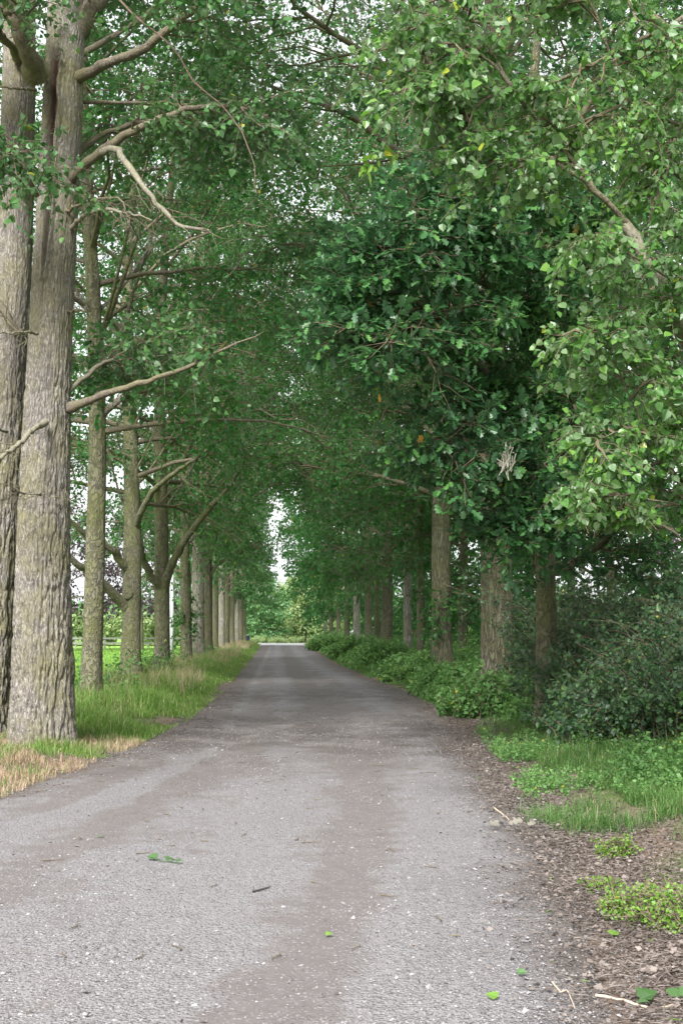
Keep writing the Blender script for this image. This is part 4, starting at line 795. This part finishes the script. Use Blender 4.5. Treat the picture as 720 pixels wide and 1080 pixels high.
# ------------------------------------------------------------------ things lying on the lane
def on_road(px, py, dz=.035):
    D = EYE * F / (py - 665); p = at(px, py, D); p[2] = road_z(p[0], p[1]) + dz; return p
def twig_thing(name, label, pts, r_, mat, leaves=(), lm='weed_leaf', seed=0, lsize=.06):
    g = np.random.default_rng(seed); P = smooth_path(np.array([on_road(*p) for p in pts]), 12); P[:, 2] += g.uniform(0, .006, 12); K = 12
    V, Q = tubes(P[None], np.linspace(r_, r_ * .5, K)[None], 6); c = P[0]
    if not leaves: return tag(mesh_obj(name, V, [Q], mat), label, 'twig')
    root = thing(name, c, label, 'twig'); mesh_obj('stem', V, [Q], mat, root, smooth=True)
    for (px, py, s_, a_) in leaves:
        p = on_road(px, py, .05); V, Fc, ti = leaves_at(g, p[None], np.array([[math.cos(a_), math.sin(a_), .15]]), np.array([[g.normal(0, .3), -.5, 1.0]]), np.array([s_]), 'poplar'); mesh_obj('leaf', V, Fc, M[lm], root, ti * .4)
    return root
pale = plain('dry_stick', (.42, .34, .26), .8); dk = plain('dark_stick', (.06, .05, .045), .8)
M['fresh_leaf'] = leaf_mat('fresh_leaf', (.045, .10, .03), (.06, .13, .038), (.09, .17, .05), .25, .4)
twig_thing('fallen_twig', 'long pale twig with broad green leaves lying on the litter', [(628, 1048), (650, 1052), (672, 1058), (690, 1062), (720, 1057), (745, 1054)], .007, pale, [(676, 1056, .085, .8), (690, 1052, .095, 2.3), (704, 1051, .08, .2), (716, 1052, .10, .1), (684, 1058, .06, 3.6)], 'fresh_leaf', 1)
twig_thing('fallen_twig', 'forked pale twig without leaves on the grey gravel', [(582, 1034), (590, 1044), (598, 1043), (602, 1052), (606, 1062)], .004, pale, seed=2)
twig_thing('fallen_twig', 'short black stick lying alone on the lane', [(267, 939), (275, 937), (285, 934)], .007, dk, seed=3)
twig_thing('fallen_twig', 'small green leaf sprig lying alone on the lane', [(163, 906), (172, 907), (182, 908), (190, 909)], .003, M['nettle_leaf'], [(166, 906, .085, 2.7), (174, 907, .05, .4), (181, 908, .045, 1.0), (186, 908, .045, -.5)], 'fresh_leaf', 4)
twig_thing('fallen_twig', 'pale stick end slanting over the grey dead leaves', [(520, 856), (528, 862), (537, 870)], .008, pale, seed=5)
g = np.random.default_rng(6); root = thing('dead_leaf_clump', on_road(535, 878), 'clump of curled pale grey dead leaves at the lane edge', 'dead leaves'); mg = plain('grey_dead_leaf', (.15, .14, .115), .85)
for k, (px, py, s_) in enumerate([(527, 878, .09), (536, 877, .11), (543, 878, .09), (518, 876, .06), (556, 878, .07), (532, 873, .08), (510, 875, .05)]):
    a_ = g.random() * 6.28; V, Fc, ti = leaves_at(g, on_road(px, py, .06)[None], np.array([[math.cos(a_), math.sin(a_), .3]]), np.array([[g.normal(0, .5), -.7, 1]]), np.array([s_]), 'oak'); mesh_obj('leaf', V, Fc, mg, root, ti)
for k, (px, py, s_, mt, lb) in enumerate([(644, 989, .07, 'weed_leaf', 'yellow-green leaf lying in the brown leaf litter'), (525, 1053, .055, 'weed_leaf', 'lime green leaf on edge on the gravel near the frame bottom'), (545, 1027, .045, 'nettle_leaf', 'small dull green leaf on the gravel above the lime green one'),
        (348, 989, .045, 'weed_leaf', 'tiny yellow leaf in the middle of the lane'), (104, 884, .06, 'nettle_leaf', 'crumpled olive leaf on the lane towards the stout poplar'), (89, 1042, .06, 'dead_leaf', 'tan dead leaf lying on the lane near the frame bottom')]):
    a_ = g.random() * 6.28; p = on_road(px, py, .045); V, Fc, ti = leaves_at(g, p[None], np.array([[math.cos(a_), math.sin(a_), .15]]), np.array([[g.normal(0, .2), -.6, 1]]), np.array([s_]), 'poplar')
    tag(mesh_obj('fallen_leaf', V, Fc, M[mt], tint=ti * .9), lb, 'leaf', 'single leaves on the lane')
# ------------------------------------------------------------------ light
w = bpy.data.worlds.new('World'); sc.world = w; w.use_nodes = True; nt = w.node_tree; bg = nt.nodes['Background']
sky = nt.nodes.new('ShaderNodeTexSky'); sky.sky_type = 'NISHITA'; sky.sun_disc = False
SE, SA = 40, 200      # sun elevation; direction it stands in, clockwise from up the lane
sky.sun_elevation = R(SE); sky.sun_rotation = R(SA); sky.dust_density = 4; sky.air_density = 1.5
hs = nt.nodes.new('ShaderNodeHueSaturation'); hs.inputs['Saturation'].default_value = .25
nt.links.new(sky.outputs[0], hs.inputs['Color']); mx = nt.nodes.new('ShaderNodeMix'); mx.data_type = 'RGBA'; mx.inputs[0].default_value = .55; nt.links.new(hs.outputs[0], mx.inputs[6]); mx.inputs[7].default_value = (5.6, 5.8, 6.0, 1); nt.links.new(mx.outputs[2], bg.inputs[0]); bg.inputs[1].default_value = .105
sl = bpy.data.lights.new('sun', 'SUN'); sl.energy = 3.2; sl.angle = R(20); sl.color = (1, .98, .95)
so = bpy.data.objects.new('sun', sl); C.objects.link(so)
dirv = Vector((math.sin(R(SA)) * math.cos(R(SE)), math.cos(R(SA)) * math.cos(R(SE)), math.sin(R(SE))))
so.rotation_euler = dirv.to_track_quat('Z', 'Y').to_euler(); so.location = dirv * 50
vs_ = sc.view_settings; vs_.view_transform = 'Standard'; vs_.look = 'None'; vs_.exposure = 1.55; vs_.gamma = 1; vs_.use_curve_mapping = False
cy = sc.cycles; cy.use_denoising = True; cy.max_bounces = 8; cy.diffuse_bounces = 5; cy.glossy_bounces = 2; cy.transmission_bounces = 6; cy.use_adaptive_sampling = True; cy.adaptive_threshold = .02
cy.sample_clamp_indirect = 6; cy.caustics_reflective = False; cy.caustics_refractive = False
